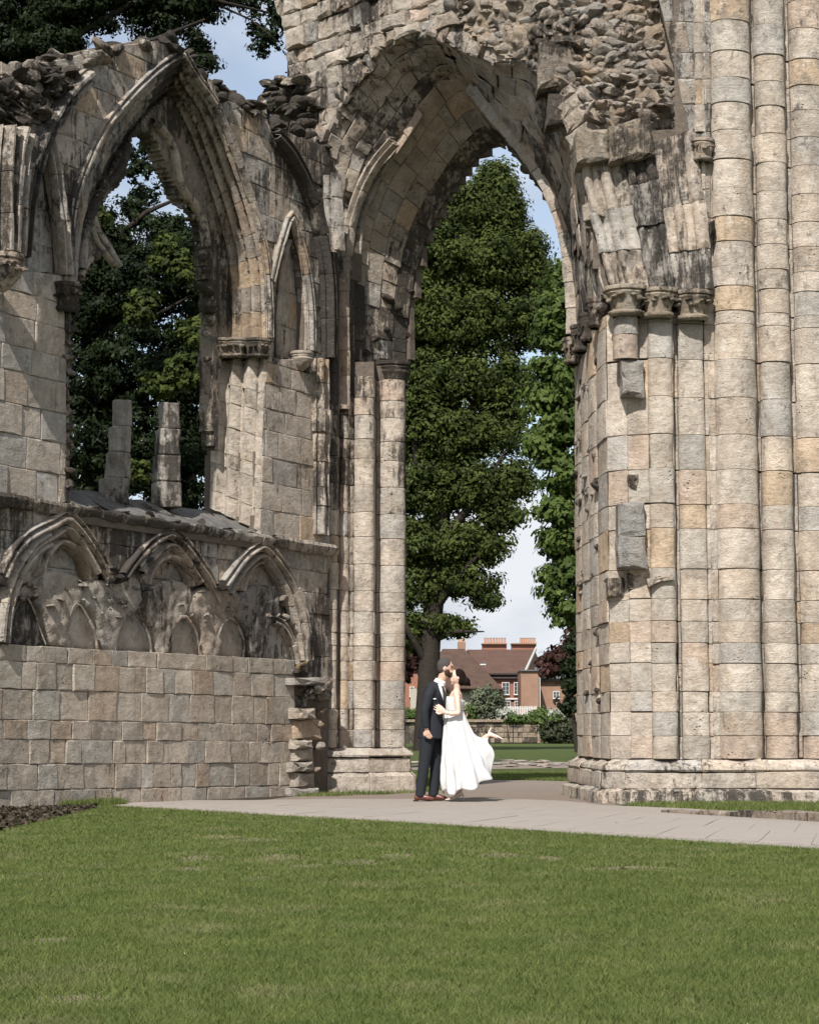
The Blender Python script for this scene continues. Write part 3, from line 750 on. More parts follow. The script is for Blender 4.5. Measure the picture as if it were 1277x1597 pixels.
for (x, y, r) in ((284,322,.10),(300,338,.09),(318,452,.15),(324,478,.13),(327,500,.12),(180,286,.09),(316,400,.1),(322,420,.09),(186,268,.08),(320,520,.1),(322,560,.09)):
    rock(trc, WL.at(x, y, Tv + .08), r, 0.6)
# two mullion stumps on the sill
for k, (x0, x1, yt, yb, ns_) in enumerate(((167,194,622,782,4),(246,274,628,786,4))):
    mo = empty('mullion_stump', WL.at((x0+x1)/2, yb, -.45), None, None); setparent(mo, wall)
    zc0 = wp((x0+x1)/2, yb + 8, -.45)[1]; zc1 = wp((x0+x1)/2, yt, -.45)[1]
    sc_ = wp((x0+x1)/2, 700, -.45)[0]; hw = (wp(x1, 700, -.45)[0] - wp(x0, 700, -.45)[0]) * .40
    for i in range(ns_):
        za, zb_ = zc0 + (zc1-zc0)*i/ns_, zc0 + (zc1-zc0)*(i+1)/ns_; w_ = hw * (1.12 - .10 * i + random.uniform(-.05, .05)); sh = random.uniform(-.02, .02) + (0.04 * i if k == 0 else 0.01 * i)
        V = []; Fc = []
        for a, z_ in enumerate((za + .006, za + .02, (za+zb_)/2, zb_ - .02, zb_ - .006)):
            for j in range(16):
                th = 2*math.pi*j/16; rr = (0.80 + 0.20 * abs(math.cos(2 * th))) * (0.94 if a in (0, 4) else 1.0)
                q = WL.P(sc_ + sh + math.cos(th) * w_ * rr, z_, -.45 + math.sin(th) * w_ * rr * 1.3)
                V.append(q + Vector((0.03 * noise.noise(q * 5), 0.03 * noise.noise(q * 5 + Vector((3, 3, 3))), 0.02 * noise.noise(q * 3))))
        for a in range(4):
            for j in range(16): Fc.append((a*16+j, a*16+(j+1)%16, (a+1)*16+(j+1)%16, (a+1)*16+j))
        Fc.append(tuple(range(64, 80))); Fc.append(tuple(reversed(range(16))))
        put('mullion_stone', (V, Fc), mo, (0.42, 0.40, 0.37, .46))

# --- broken top: rubble of the wall core laid along the silhouette
for i in range(150):
    k = random.random() * (len(topline) - 1); a, b = topline[int(k)], topline[int(k) + 1]; f = k - int(k)
    x, y = a[0] + (b[0]-a[0])*f, a[1] + (b[1]-a[1])*f
    if x > 300 and random.random() < .35: continue
    rock(wall, WL.at(x, y + random.uniform(-6, 16 if x > 140 else 30), random.uniform(-.5, .05)), random.uniform(.08, .19), 0.8, flat=random.uniform(.5, .8))
for i in range(95):     # torn masonry between the springer and the gable, left
    x = random.uniform(-15, 128); y = random.uniform(108, 205)
    if y > 205 - x * .25 or (x > 70 and y > 118 + (128 - x) * 0.9): continue
    rock(wall, WL.at(x, y, random.uniform(-.02, .16)), random.uniform(.07, .15), 0.7, flat=random.uniform(.45, .8))

# --- broken respond between the wall and the pier (battered stump)
resp = [(1250,456,502,.14),(1228,462,492,.12),(1204,461,494,.16),(1188,463,492,.11),(1168,463,491,.15),(1154,464,500,.10),(1122,463,500,.17),(1104,468,496,.10),(1084,470,494,.06),(1068,464,512,.18),(1056,462,517,.22)]
for i in range(len(resp) - 1):
    y0, xa, xb, v = resp[i]; y1 = resp[i+1][0]
    xa += random.uniform(-2, 2); xb += random.uniform(-3, 3)
    quad = [wp(xa, y0, v), wp(xb, y0, v), wp(xb, y1, v), wp(xa, y1, v)]
    if i in (7, 8): 
        vf = prism([WL.P(a, z_, v - .1) for a, z_ in quad], WL.n, 0.3, 0.04, 0, 0.012, 0.012, 0.02)
    else: vf = prism([WL.P(a, z_, v) for a, z_ in quad], WL.n, 0.42, 0.045, 0, 0.012, 0.008, 0.02)
    put('broken_respond_stone', vf, wall, stone_color(0.15 + (i in (7, 8)) * .4, 0.3, 1.25), mat=RUBBLE)
for (x, y, r, v) in ((492,1075,.15,.12),(505,1085,.14,.05),(498,1130,.10,.1),(497,1165,.11,.1),(494,1200,.1,.1),(510,1062,.13,.15),(480,1080,.12,.1),(500,1110,.12,.05)):
    rock(wall, WL.at(x, y, v), r, 0.5)
# ================================================================== PIERS: a plan section extruded in courses
class Section:
    """plan outline; each element: (px0, D0, px1, D1, bulge) measured at the horizon row."""
    def __init__(s, els): s.els = els
    def fn(s, k, shift=None):
        px0, D0, px1, D1, bl = s.els[k]
        a = Vector((hx(px0, D0), D0, 0)); b = Vector((hx(px1, D1), D1, 0)); d = b - a; n = Vector((d.y, -d.x, 0)).normalized()
        if n.dot(-(a + b)) < 0: n = -n
        def f(z, t):
            if bl > 0:
                th = math.pi * t; x = 0.5 - 0.5 * math.cos(th); y = math.sin(th) ** 0.8 * bl
            elif bl < 0: x, y = t, -math.sin(math.pi * t) * -bl
            else: x, y = t, 0
            return a + d * x + n * y + Vector((0, 0, z))
        return f, n, d.length
def build_pier(parent, sec, zs, dirtf, warm, bright, name='shaft_drum', skip=None, amp=0.005, ztop=None, split=None, mat=None):
    for k in range(len(sec.els)):
        f, n, w = sec.fn(k); zmax = ztop[k] if ztop else 1e9
        for i in range(len(zs) - 1):
            z0, z1 = zs[i], zs[i+1]
            if z1 > zmax + .02: continue
            if skip and skip(k, i, z0, z1): continue
            bl = sec.els[k][4]; wj = random.uniform(-.012, .012) if bl == 0 else random.uniform(-.004, .004)
            g = lambda z, t, f=f: f(z, t)
            cx, cy = f(z0, .5).x, z0
            nn = 9 if bl > 0.03 else max(2, int(w / .18))
            put(name if bl > 0.03 else 'ashlar_block', patch(g, z0 + wj, z1 + wj, 0, 1, 4, nn, n, 0.022, 0.013, amp, 2.6, sides=(bl <= 0.03)), parent,
                stone_color(dirtf(k, (z0+z1)/2), warm, bright), smooth=True, sharp=48, mat=mat)
def pier_core(parent, sec, z0, z1, back, name='pier_core', inset=0.05):
    P = []
    for (p0, D0, p1, D1, bl) in sec.els:
        P.append(Vector((hx(p0, D0), D0, 0))); P.append(Vector((hx(p1, D1), D1, 0)))
    c = sum(P, Vector()) / len(P)
    P = [p + (Vector((0, 1, 0))) * inset + (c - p) * 0.02 for p in P] + [Vector((x, y, 0)) for x, y in back]
    n = len(P); V = [p + Vector((0, 0, z0)) for p in P] + [p + Vector((0, 0, z1)) for p in P]
    Fc = [(i, (i+1) % n, n + (i+1) % n, n + i) for i in range(n)] + [tuple(range(n, 2*n)), tuple(reversed(range(n)))]
    o = mk(name, V, Fc, CORE, parent); o.color = (.3, .25, .2, .5); return o

# ---- left pier
lp = empty('clustered_pier', (hx(575, 31), 31, 0), 'tall clustered pier with moulded shafts standing left of the arched opening, stained near the capital', 'pier'); lp['kind'] = 'thing'
LS = Section([(511, 30.0, 524, 29.95, .085), (524, 29.95, 529, 30.25, 0), (529, 30.25, 542, 30.2, .085), (542, 30.2, 551, 30.3, -.03), (551, 30.3, 582, 30.25, .10), (582, 30.25, 586, 30.62, 0), (586, 30.62, 591, 30.6, 0), (591, 30.6, 631, 30.7, .17), (631, 30.9, 630, 31.6, 0), (630, 31.6, 629, 32.8, .05)])
lrows = [1166,1138,1106,1062,1032,1009,989,955,924,882,840,802,760,719,689,652,625,592,575,545,510,478,440,405]
zP = lambda y, D: (atD(575, y, D)).z
lz = [zP(y, 30.5) for y in lrows]
zcapL = zP(590, 30.5); zhi = zP(405, 30.5)
ldirt = lambda k, z: 0.20 + 0.46 * max(0, min(1, (z - 3.6) / 2.2)) + (0.15 if (k in (0, 2, 3) and z > 3.2) else 0)
build_pier(lp, LS, lz, ldirt, 0.7, 1.2, ztop=[zhi, zhi, zhi, zhi, zcapL, zcapL, zcapL, zcapL, zcapL, zcapL])
pier_core(lp, LS, -0.2, zcapL + .22, [(hx(629, 32.8), 32.8), (hx(520, 32.8), 32.8)])
LSu = Section(LS.els[:4]); pier_core(lp, LSu, zcapL - .2, zhi, [(hx(551, 31.6), 31.6), (hx(515, 31.6), 31.6)])
cc_ = Vector((hx(612, 30.78), 30.85, atD(612, 563, 30.7).z)); capital('capital', lp, cc_, 0.23, 0.40, 0.95, (0.17, 0.145, 0.125, .9), 0, 1.25)
def plinth(parent, pts, steps, dirt, warm, bright, seglens, name='base_stone'):
    """moulded base: outline pts (px, D) at floor; steps: list of (z, outward)"""
    P = [Vector((hx(p, D), D, 0)) for p, D in pts]; n = len(P)
    nrm = []
    for i in range(n):
        a = P[max(i-1, 0)]; b = P[min(i+1, n-1)]; d = b - a; q = Vector((d.y, -d.x, 0)).normalized()
        nrm.append(q)
    # per-segment mitred offset
    def off(i, o):
        segs = []
        if i > 0: d = P[i] - P[i-1]; segs.append(Vector((d.y, -d.x, 0)).normalized())
        if i < n-1: d = P[i+1] - P[i]; segs.append(Vector((d.y, -d.x, 0)).normalized())
        if len(segs) == 1: return P[i] + segs[0] * o
        m = segs[0] + segs[1]; m = m * (2 / m.length_squared) if m.length_squared > .2 else segs[0]
        return P[i] + m * o
    for si in range(n - 1):
        L_ = (P[si+1] - P[si]).length; cn = max(1, round(L_ / seglens)); d = P[si+1] - P[si]; fc = Vector((d.y, -d.x, 0)).normalized()
        for ci, (zz0, zz1, profile) in enumerate(steps):
            cuts = [i / cn for i in range(cn + 1)]
            for i in range(1, cn): cuts[i] += random.uniform(-.3, .3) / cn
            for i in range(cn):
                def f(s, t):
                    k = t * (len(profile) - 1); j = min(len(profile) - 2, int(k)); q = k - j
                    z = profile[j][0] + (profile[j+1][0] - profile[j][0]) * q; o = profile[j][1] + (profile[j+1][1] - profile[j][1]) * q
                    return off(si, o).lerp(off(si+1, o), s) + Vector((0, 0, z))
                put(name, patch(f, cuts[i], cuts[i+1], 0, 1, 5, len(profile) - 1, fc, 0.02, 0.016, 0.013, 3.0, ts=[0] + [.03] + [j / (len(profile) - 1) for j in range(1, len(profile) - 1)] + [.97, 1]), parent,
                    stone_color(dirt[ci], warm, bright), smooth=True, sharp=40)
    # filling body
    for ci, (zz0, zz1, profile) in enumerate(steps):
        o_ = min(p[1] for p in profile) - .04
        V = []; c_ = sum(P, Vector()) / n + Vector((0, 1.2, 0)); m = n
        for z in (zz0 - .02, zz1 - .012): V += [off(i, o_) + Vector((0, 0, z)) for i in range(n)] + [c_ + Vector((0, .8, z))]
        k = n + 1; mk('base_core', V, [(i, (i+1) % k, k + (i+1) % k, k + i) for i in range(k)] + [tuple(range(k, 2*k))], CORE, parent)
zl_ = lambda y: (HZ - y) / FH * 30.1 + CAMZ
plinth(lp, [(499, 30.9), (508, 29.95), (574, 29.9), (634, 30.3), (634, 31.2), (633, 32.8)],
   [(-.06, zl_(1204), [(-.06, .12), (.0, .13), (.1, .12), (zl_(1210), .11), (zl_(1204), .03)]),
    (zl_(1204), zl_(1180), [(zl_(1204), .06), (zl_(1196), .07), (zl_(1188), .06), (zl_(1181), .06), (zl_(1180), .0)]),
    (zl_(1180), zl_(1166), [(zl_(1180), .08), (zl_(1177), .09), (zl_(1173), .06), (zl_(1169), .0), (zl_(1166), -.06)])], (0.3, 0.2, 0.2), 0.3, 1.08, 1.0)

# ---- right pier
rp = empty('great_pier', (hx(1090, 26), 26, 0), 'massive pale crossing pier with banded round shafts right of the arched opening', 'pier'); rp['kind'] = 'thing'
RS = Section([(901, 29.3, 912, 28.6, .04), (912, 28.6, 924, 27.8, .05), (924, 27.8, 936, 27.0, .05), (936, 27.0, 951, 26.15, .03),
              (951, 26.15, 983, 25.95, 0), (983, 25.95, 1017, 25.85, 0), (1017, 25.85, 1056, 25.85, .09), (1056, 25.85, 1058, 25.99, 0), (1058, 25.99, 1064, 26.0, 0),
              (1064, 25.95, 1106, 25.95, .06), (1106, 25.98, 1113, 25.98, 0.0), (1113, 25.98, 1123, 26.0, -.02), (1123, 26.0, 1186, 26.1, .21), (1186, 26.1, 1188, 26.17, 0), (1188, 26.17, 1194, 26.2, 0),
              (1194, 26.15, 1242, 26.2, .17), (1242, 26.2, 1244, 26.32, 0), (1244, 26.32, 1251, 26.34, 0), (1251, 26.3, 1304, 26.45, .20), (1304, 26.4, 1312, 28.4, 0)])
rrows = [1184,1148,1111,1079,1035,1003,969.5,935,887.6,825,787,733,679,621,562,506,486,448,417,378,339,295,250,205,162,123,82,34,-10,-60]
rz = [atD(1080, y, 25.95).z for y in rrows]
zcapR = atD(1040, 486, 25.9).z; ztopR = 14.0
tops = [zcapR] * 10 + [1e9] * 10
tops[0] = tops[1] = atD(905, 560, 29).z
tops[4] = atD(985, 486, 26).z
def rskip(k, i, z0, z1):
    return False
rd = lambda k, z: (0.06 if k < 4 else -0.02) + 0.06 * max(0, (z - 7) / 3) + (0.16 if k in (12, 15, 18) and z > 5 else 0) + (.10 if k in (12, 15, 18) else 0) + random.choice((0, 0, .04, .06))
build_pier(rp, RS, rz, rd, 0.7, 1.20, ztop=tops, amp=0.0075)
pier_core(rp, Section(RS.els[:10]), -.2, zcapR, [(hx(1110, 29.3), 29.3), (hx(903, 29.5), 29.5)], inset=.06)
pier_core(rp, Section(RS.els[9:19]), -.2, atD(1200, -70, 26).z, [(hx(1304, 28.4), 28.4), (hx(1064, 28.4), 28.4)], inset=.06)
zr = lambda y: (HZ - y) / FH * 25.8 + CAMZ
plinth(rp, [(897, 29.6), (950, 26.05), (978, 25.8), (1310, 25.95), (1316, 28.4)],
   [(-.08, zr(1229), [(-.08, .22), (.0, .24), (.06, .23), (zr(1234), .22), (zr(1229), .12)]),
    (zr(1229), zr(1203), [(zr(1229), .12), (zr(1224), .13), (zr(1212), .12), (zr(1205), .12), (zr(1203), .05)]),
    (zr(1203), zr(1184), [(zr(1203), .09), (zr(1200), .11), (zr(1195), .10), (zr(1190), .03), (zr(1184), -.05)])], (0.46, 0.32, 0.40), 0.25, 1.2, 1.05)
# capitals of the near group, linked by a wavy abacus
for (x, D, r, yt) in ((984, 25.72, .21, 449), (1035, 25.72, .18, 452), (1089, 25.85, .19, 456)):
    capital('capital', rp, Vector((hx(x, D), D, atD(x, yt, D).z)), r, 0.36, 0.35, (0.40, 0.35, 0.28, .42), 10, 1.45, sy=.9)
for (x, y, D, r) in ((938,468,26.6,.2),(925,490,27.3,.19),(912,508,28.0,.2),(900,528,28.8,.22)):
    c_ = Vector((hx(x, D), D, atD(x, y, D).z)); capital('capital', rp, c_, r * .62, 0.36, 0.6, (0.36, 0.31, 0.26, .62), 6, 1.3)
for i in range(26):
    k_ = i / 26; x_, y_, D_ = 946 - 48 * k_, 468 + 72 * k_, 26.3 + 2.8 * k_
    rock(rp, Vector((hx(x_, D_), D_ - .05, atD(x_, y_ + random.uniform(-6, 16), D_).z)), random.uniform(.08, .15), .62, 'carved_leaf', flat=.8)
# free shafts under the near capitals
def shaft(x0, x1, y0, y1, D, n, dirt, parent=rp, name='shaft_drum', sag=0, color=None, bright=1.15):
    c = Vector((hx((x0+x1)/2, D), D, 0)); r = (hx(x1, D) - hx(x0, D)) / 2
    za, zb = atD((x0+x1)/2, y1, D).z, atD((x0+x1)/2, y0, D).z
    for i in range(n):
        q0, q1 = za + (zb-za)*i/n, za + (zb-za)*(i+1)/n
        def f(s, t): a = math.pi * (-.05 + 1.1 * t); return c + Vector((-math.cos(a) * r, -math.sin(a) * r, s))
        vf = patch(f, q0, q1, 0, 1, 4, 10, Vector((0, -1, 0)), 0.02, 0.012, 0.011, 3.0, sides=False)
        o = put(name, vf, parent, color or stone_color(dirt, .5, bright), smooth=True, sharp=50)
        V = [f(q0 + .002, j / 8) for j in range(9)]; 
        if i == 0: mk('broken_underside', V, [tuple(range(9))], STONE, o, color=(.4,.33,.25,.5))
shaft(963, 1002, 486, 562, 25.80, 2, .25)
# blocks proud of the face: an eroded stub and a grey corbelled stub
def jut(pts, D, th, dirt, color=None, name='projecting_block', parent=rp, rough=.03, depth=.3, mat=None):
    pl = VP(pts[0][0] - 60, D, pts[0][0] + 120, D)
    poly = [Vector((hx(x, D), D, atD(x, y, D).z)) for x, y in pts]
    vf = prism(poly, Vector((0, -1, 0)), depth, .035, th, 0.014, 0.0, .02)
    o = put(name, vf, parent, color or stone_color(dirt, .4, 1.05), mat=mat or RUBBLE); return o
jut([(974,618),(1008,622),(1008,565),(972,562)], 25.86, .16, .2)
jut([(965,885),(1009,890),(1007,838),(964,838)], 25.9, .22, .45, (.43, .43, .42, .22)); jut([(965,838),(1007,838),(1007,785),(965,787)], 25.9, .20, .45, (.43, .43, .42, .25))
jut([(950,932),(975,930),(974,900),(950,903)], 25.98, .03, .5, (.5,.43,.35,.42)); jut([(978,925),(1008,930),(1003,893),(976,893)], 25.98, .05, .35)
jut([(1012,915),(1052,906),(1050,896),(1010,905)], 25.85, .14, .4)
jut([(984,760),(996,763),(1000,742),(981,742)], 25.95, .08, .5)
jut([(1118,372),(1126,362),(1124,345),(1116,350)], 25.9, .12, .9, (.14,.12,.1,.9))
for i in range(60):   # torn, pitted strip down the respond
    y = random.uniform(560, 1110); x = 905 + random.random() * 36; D = 29.2 - (x - 901) / 49 * 3.1
    if random.random() < (y - 560) / 800: continue
    rock(rp, Vector((hx(x, D - .0), D + .10, atD(x, y, D).z)), random.uniform(.06, .12), 0.62, 'torn_stone', flat=.8)
for (x, y) in ((996,1045),(1002,1065),(990,1060),(955,905),(962,918)):
    rock(rp, Vector((hx(x, 26.15), 26.2 if x > 945 else 27.0, atD(x, y, 26.05).z)), .10, 0.5, 'torn_stone', flat=.7)

# ================================================================== THE ARCH
ar = empty('broken_crossing_arch', (hx(735, 28.5), 28.5, 0), 'lofty broken pointed stone arch with ragged rubble masonry above, spanning between the piers', 'arch'); ar['kind'] = 'thing'
PR = VP(510, 29.8, 950, 26.2)      # near rim
PM = VP(545, 30.45, 897, 28.1)     # middle order
PF = VP(632, 31.3, 897, 29.6)      # far edge
def mkpair(pl, lft, rgt): return Pair([pl.at(x, y) for x, y in lft], [pl.at(x, y) for x, y in rgt])
rimL = [(508,420),(503,340),(503,280),(511,220),(534,171),(555,138),(579,106),(604,73),(628,61),(652,53),(680,57)]
rimR = [(680,57),(726,77),(779,98),(826,100),(858,140),(884,190),(903,244),(912,300),(921,360),(931,415),(944,460)]
midL = [(549,400),(553,350),(564,314),(587,262),(616,222),(652,167),(688,122),(708,112)]
midR = [(708,112),(735,130),(768,170),(807,215),(842,262),(872,325),(888,380),(895,440),(898,520)]
# the inner order springs lower, from the capitals
midL2 = [(549,604),(549,585),(546,500),(545,440),(549,400),(553,350),(564,314),(587,262),(616,222),(652,167),(688,122),(708,112)]
farL = [(634,600),(634,580),(634,545),(638,490),(648,430),(662,382),(684,332),(708,292),(735,255),(758,233),(775,226)]
farR = [(775,226),(794,236),(816,260),(842,295),(866,332),(885,378),(893,420),(892,470),(897,540)]
midR2 = midR
rim, mid, mid2, far = mkpair(PR, rimL, rimR), mkpair(PM, midL, midR), mkpair(PM, midL2, midR2), mkpair(PF, farL, farR)
ac = PM.at(720, 420)
aface = lambda p: Vector((ac.x - p.x, ac.y - p.y - .6, ac.z - p.z)).normalized()
def soffit(a, b, d, nlen, nrow, dirt, warm, bright, name='soffit_stone', skipf=None, amp=.012, m=4, n=4, wl=0.35):
    f = loft(a, b, d, aface)
    for r in range(nrow):
        t0, t1 = r / nrow, (r + 1) / nrow; k = nlen
        ph = random.random()
        cs = [0] + [(i + ph) / k for i in range(k)] + [1]
        cs = [c for c in cs if 0 <= c <= 1]
        cs = [0] + [c + random.uniform(-.3, .3) / k for c in cs[1:-1]] + [1]
        cs.append(0.5); cs = sorted(cs); cs = [c for i, c in enumerate(cs) if i == 0 or c - cs[i-1] > .2 / k]
        for i in range(len(cs) - 1):
            if skipf and skipf(cs[i], t0): continue
            dd = dirt(cs[i], t0) if callable(dirt) else dirt
            put(name, patch(f, cs[i], cs[i+1], t0, t1, m, n, -aface(f(cs[i], t0)) * -1, 0.03, 0.016, amp, 2.6), ar, stone_color(dd, warm, bright), smooth=True, sharp=45)
flat0 = lambda t: 0.0
od = lambda s, t: 0.42 + .16 * (0.38 < s < 0.55) + (.12 if t > .6 else 0) + .06 * (s > .8)
soffit(rim, mid, flat0, 26, 4, od, 0.45, 1.0, amp=.02)
# moulding at the meeting edge, then the broad inner order
idt = lambda s, t: 0.42 + (.28 if s < .12 else 0) + (.2 if t > .7 else 0) - .14 * (t < .5 and s > .15) - .1 * (s > .7)
tabM = [(0,0),(.02,.06),(.05,.085),(.09,.06),(.12,-.03),(.16,-.05),(.2,.0),(1,0)]
soffit(mid2, far, lambda t: 0.0, 26, 4, idt, 0.6, 1.0)
for i in range(26):
    f = loft(mid2, far, prof([(0, 0), (.02, .10), (.05, .15), (.09, .10), (.12, .02)]), aface)
    if i < 5 or i in (11, 12, 13): continue
    put('voussoir_roll', patch(f, i/26, (i+1)/26, -.015, .12, 3, 7, -aface(f(i/26, .05)) * -1, .02, .012, .01, 3, sides=False), ar, stone_color(.35, .4, 1.12), smooth=True, sharp=50)
# the far edge is torn: rocks along it
for i in range(52):
    s = (i + random.random()) / 52; p = far.at(s)
    rock(ar, p + Vector((0, random.uniform(-.05, .15), 0)) - aface(p) * .09, random.uniform(.06, .11) , 0.8, 'torn_stone', flat=.7)
# outer voussoirs: the ragged ring of the near rim
for i in range(44):
    s = (i + .5) / 44
    if s > .9: continue
    p = rim.at(s); out = -aface(p); out.y = 0; out.normalize(); tg = (rim.at(s + .01) - rim.at(s - .01)).normalized()
    n = PR.n; w = rim.len / 44 * random.uniform(.78, 1.08); h = random.uniform(.20, .38) if s < .62 else random.uniform(.25, .5); pr_ = random.uniform(-.02, .13)
    u = tg; vv_ = u.cross(n).normalized()
    if vv_.dot(out) < 0: vv_ = -vv_
    q = p - vv_ * random.uniform(0.0, .07)
    poly = [q - u * w/2, q + u * w/2, q + u * w/2 * 1.12 + vv_ * h, q - u * w/2 * 1.12 + vv_ * h]
    put('voussoir', prism(poly, n, .5, .03, pr_, .014, .004, .02), ar, stone_color(.5 if s < .6 else .35, .45, 1.05), mat=RUBBLE)
pwx = lambda y: np.interp(y, [-60, 0, 60, 120, 190, 260, 330, 440], [1020, 1026, 1042, 1054, 1070, 1080, 1096, 1108])
PRb = VP(870, 26.78, 1066, 26.3)   # the torn rubble face swings back to the smooth wall
# --- wall above the arch: core and facing
rimpoly = [PR.sz(x, y) for x, y in smooth2(rimL + rimR[1:], 2)]
z440 = PR.sz(510, 420)[1]
hole = [(rimpoly[0][0], -1)] + rimpoly + [(rimpoly[-1][0], -1)]
sil = [(425,420),(470,240),(424,200),(414,150),(418,131),(451,118),(446,60),(432,-10),(428,-60),(880,-60),(890,120),(903,235),(915,250),(925,330),(940,470)]
silp = [PR.sz(x, y) for x, y in sil]
corePt = lambda s, z: pin(s, z, silp) and not pin(s, z, hole)
sA, sB = PR.sz(410, 300)[0], PR.sz(1064, 300)[0]
slab('arch_core', PR, corePt, sA, sB, PR.sz(500, 470)[1], PR.sz(600, -60)[1] + .4, .10, -.06, -.75, CORE, ar, .03)
mh = [PM.sz(x, y) for x, y in smooth2(midL + midR[1:], 2)]; mhole = [(mh[0][0], -1)] + mh + [(mh[-1][0], -1)]
slab('arch_core', PM, lambda s, z: not pin(s, z, mhole), PM.sz(470, 300)[0], PM.sz(930, 300)[0], PM.sz(560, 560)[1] + .9, PM.sz(700, 0)[1], .12, -.04, -.5, CORE, ar, .02)
fh = [PF.sz(x, y) for x, y in smooth2(farL + farR[1:], 2)]; fhole = [(fh[0][0], -1)] + fh + [(fh[-1][0], -1)]
slab('arch_core', PF, lambda s, z: not pin(s, z, fhole), PF.sz(560, 300)[0], PF.sz(960, 300)[0], PF.sz(632, 560)[1], PF.sz(700, 20)[1], .12, -.04, -.16, CORE, ar, .02)
# dressed, weather-beaten small stones: left of and above the rim
reg = [(432,-60),(433,0),(446,60),(452,118),(470,170),(500,222),(508,262),(1035,262),(1035,-60)]
regp = [PR.sz(x, y) for x, y in reg]
def rim_block(p):
    c = (sum(q[0] for q in p) / len(p), sum(q[1] for q in p) / len(p))
    left = c[0] < PR.sz(610, 50)[0]
    vf = prism([PR.P(a, z, 0) for a, z in p], PR.n, .2, .03, random.gauss(.02, .035), .012, .006, .02)
    put('ashlar_block', vf, ar, stone_color(.45 if left else .3, .35, 1.0), mat=RUBBLE if random.random() < .5 else STONE)
rrnd = random.Random(3); zc = PR.sz(470, 262)[1]; zt = PR.sz(560, -60)[1] + .2; rows_ = []
while zc < zt: rows_.append((zc, zc)); zc += rrnd.uniform(.22, .36)
rubx = PR.sz(745, 50)[0]
ruble_reg = [PR.sz(x, y) for x, y in [(690,-60),(700,10),(745,60),(830,110),(905,262),(1100,262),(1100,-60)]]
courses(PR.sz(425, 100)[0], PR.sz(1035, 100)[0], rows_, .2, .52, [(hole, False), (regp, True), (ruble_reg, False)], rim_block, 8)
# rubble core torn open above the right half of the arch
# lumpy mortar bed with the loose core stones set into it
rubpx = [(690,-60),(700,10),(745,60),(790,92),(830,98),(862,140),(886,190),(905,262),(1030,262),(1085,262),(1085,-60)]
rpl = lambda x: PR if x < 880 else PRb
V_ = []; F_ = []; ix_ = {}
for i in range(130):
    for j in range(100):
        x, y = 690 + i * 3.0, -60 + j * 3.3
        if not pin(x, y, rubpx) or x > pwx(y) + 3: continue
        q = rpl(x).at(x, y, 0); d_ = .02 + .10 * noise.noise(q * 1.7) + .10 * noise.noise(q * 4.1) + .07 * noise.noise(q * 9)
        ix_[(i, j)] = len(V_); V_.append(q + PR.n * d_)
for (i, j) in list(ix_):
    if all(k in ix_ for k in ((i+1, j), (i+1, j+1), (i, j+1))): F_.append((ix_[(i, j)], ix_[(i+1, j)], ix_[(i+1, j+1)], ix_[(i, j+1)]))
o_ = mk('rubble_bed', V_, F_, RUBBLE, ar, True); o_.color = (.50, .43, .35, .40); tag(o_, kind='stuff')
cnt = 0
for i in range(46):
    for j in range(33):
        x = 690 + i * 8.2 + random.uniform(-4, 4); y = -42 + j * 9.2 + random.uniform(-4, 4)
        if not pin(x, y, rubpx) or y > 248 or x > pwx(y) - 6: continue
        if random.random() < .28: continue
        dep = -.015 + .06 * noise.noise(Vector((x * .012, y * .02, 3)))
        sz_ = random.choice((.06, .08, .09, .10, .12, .13, .17)) * random.uniform(.9, 1.15)
        rock(ar, rpl(x).at(x, y, dep), sz_, .40, flat=random.uniform(.65, .95)); cnt += 1
print('rubble', cnt)
# jagged overhanging ledge and torn corner left of the rim
for i in range(120):
    x = random.uniform(412, 512); y = random.uniform(120, 262)
    if x < 452 and y < 128: continue
    if y > 200 and x < 430 + (y - 200) * .8: continue
    if x > 505 - abs(y - 225) * .35: continue
    rock(ar, PR.at(x, y, random.uniform(.0, .22)), random.uniform(.10, .2), .68, flat=random.uniform(.45, .75))
for (x, y) in ((420,133),(432,130),(443,127),(455,124),(419,146),(426,165),(470,126)): rock(ar, PR.at(x, y, .15), .18, .6, flat=.45)
# small dark courses beside the rib stub
courses(PR.sz(462, 300)[0], PR.sz(512, 300)[0], [(PR.sz(490, 410 - k * 21)[1],) * 2 for k in range(8)], .25, .45, [(hole, False)],
    lambda p: put('ashlar_block', prism([PR.P(a, z, -.02) for a, z in p], PR.n, .15, .02, 0, .01, .006, .02), ar, stone_color(.85, .2, .8)), 4)
# stub of vault ribs above the left pier
wsweep('vault_rib_stub', [(521,275),(522,310),(524,350),(526,395)], TP, 1, .5, ar, v=.12, seg=.42, half=.15, rise=.17, plane=PR)
wsweep('vault_rib_stub', [(534,405),(534,440),(534,500),(535,560),(535,640)], RP, 1, .35, ar, v=-.42, seg=.45, half=.16, rise=.12, plane=PR, warm=.7)
wsweep('order_roll', [(617,220),(594,246),(573,280),(557,318),(547,355),(541,400)], TP, 1, .38, ar, v=.16, seg=.5, half=.10, rise=.13, plane=PM, bright=1.1)
# torn corner of the soffit rising from the left pier
for i in range(9):
    x = random.uniform(552, 640); y = random.uniform(430, 585); D = 30.45 + (x - 548) / 85 * .7
    rock(ar, Vector((hx(x, D), D + .06, atD(x, y, D).z)), random.uniform(.07, .13), .88, 'torn_stone', flat=.9)

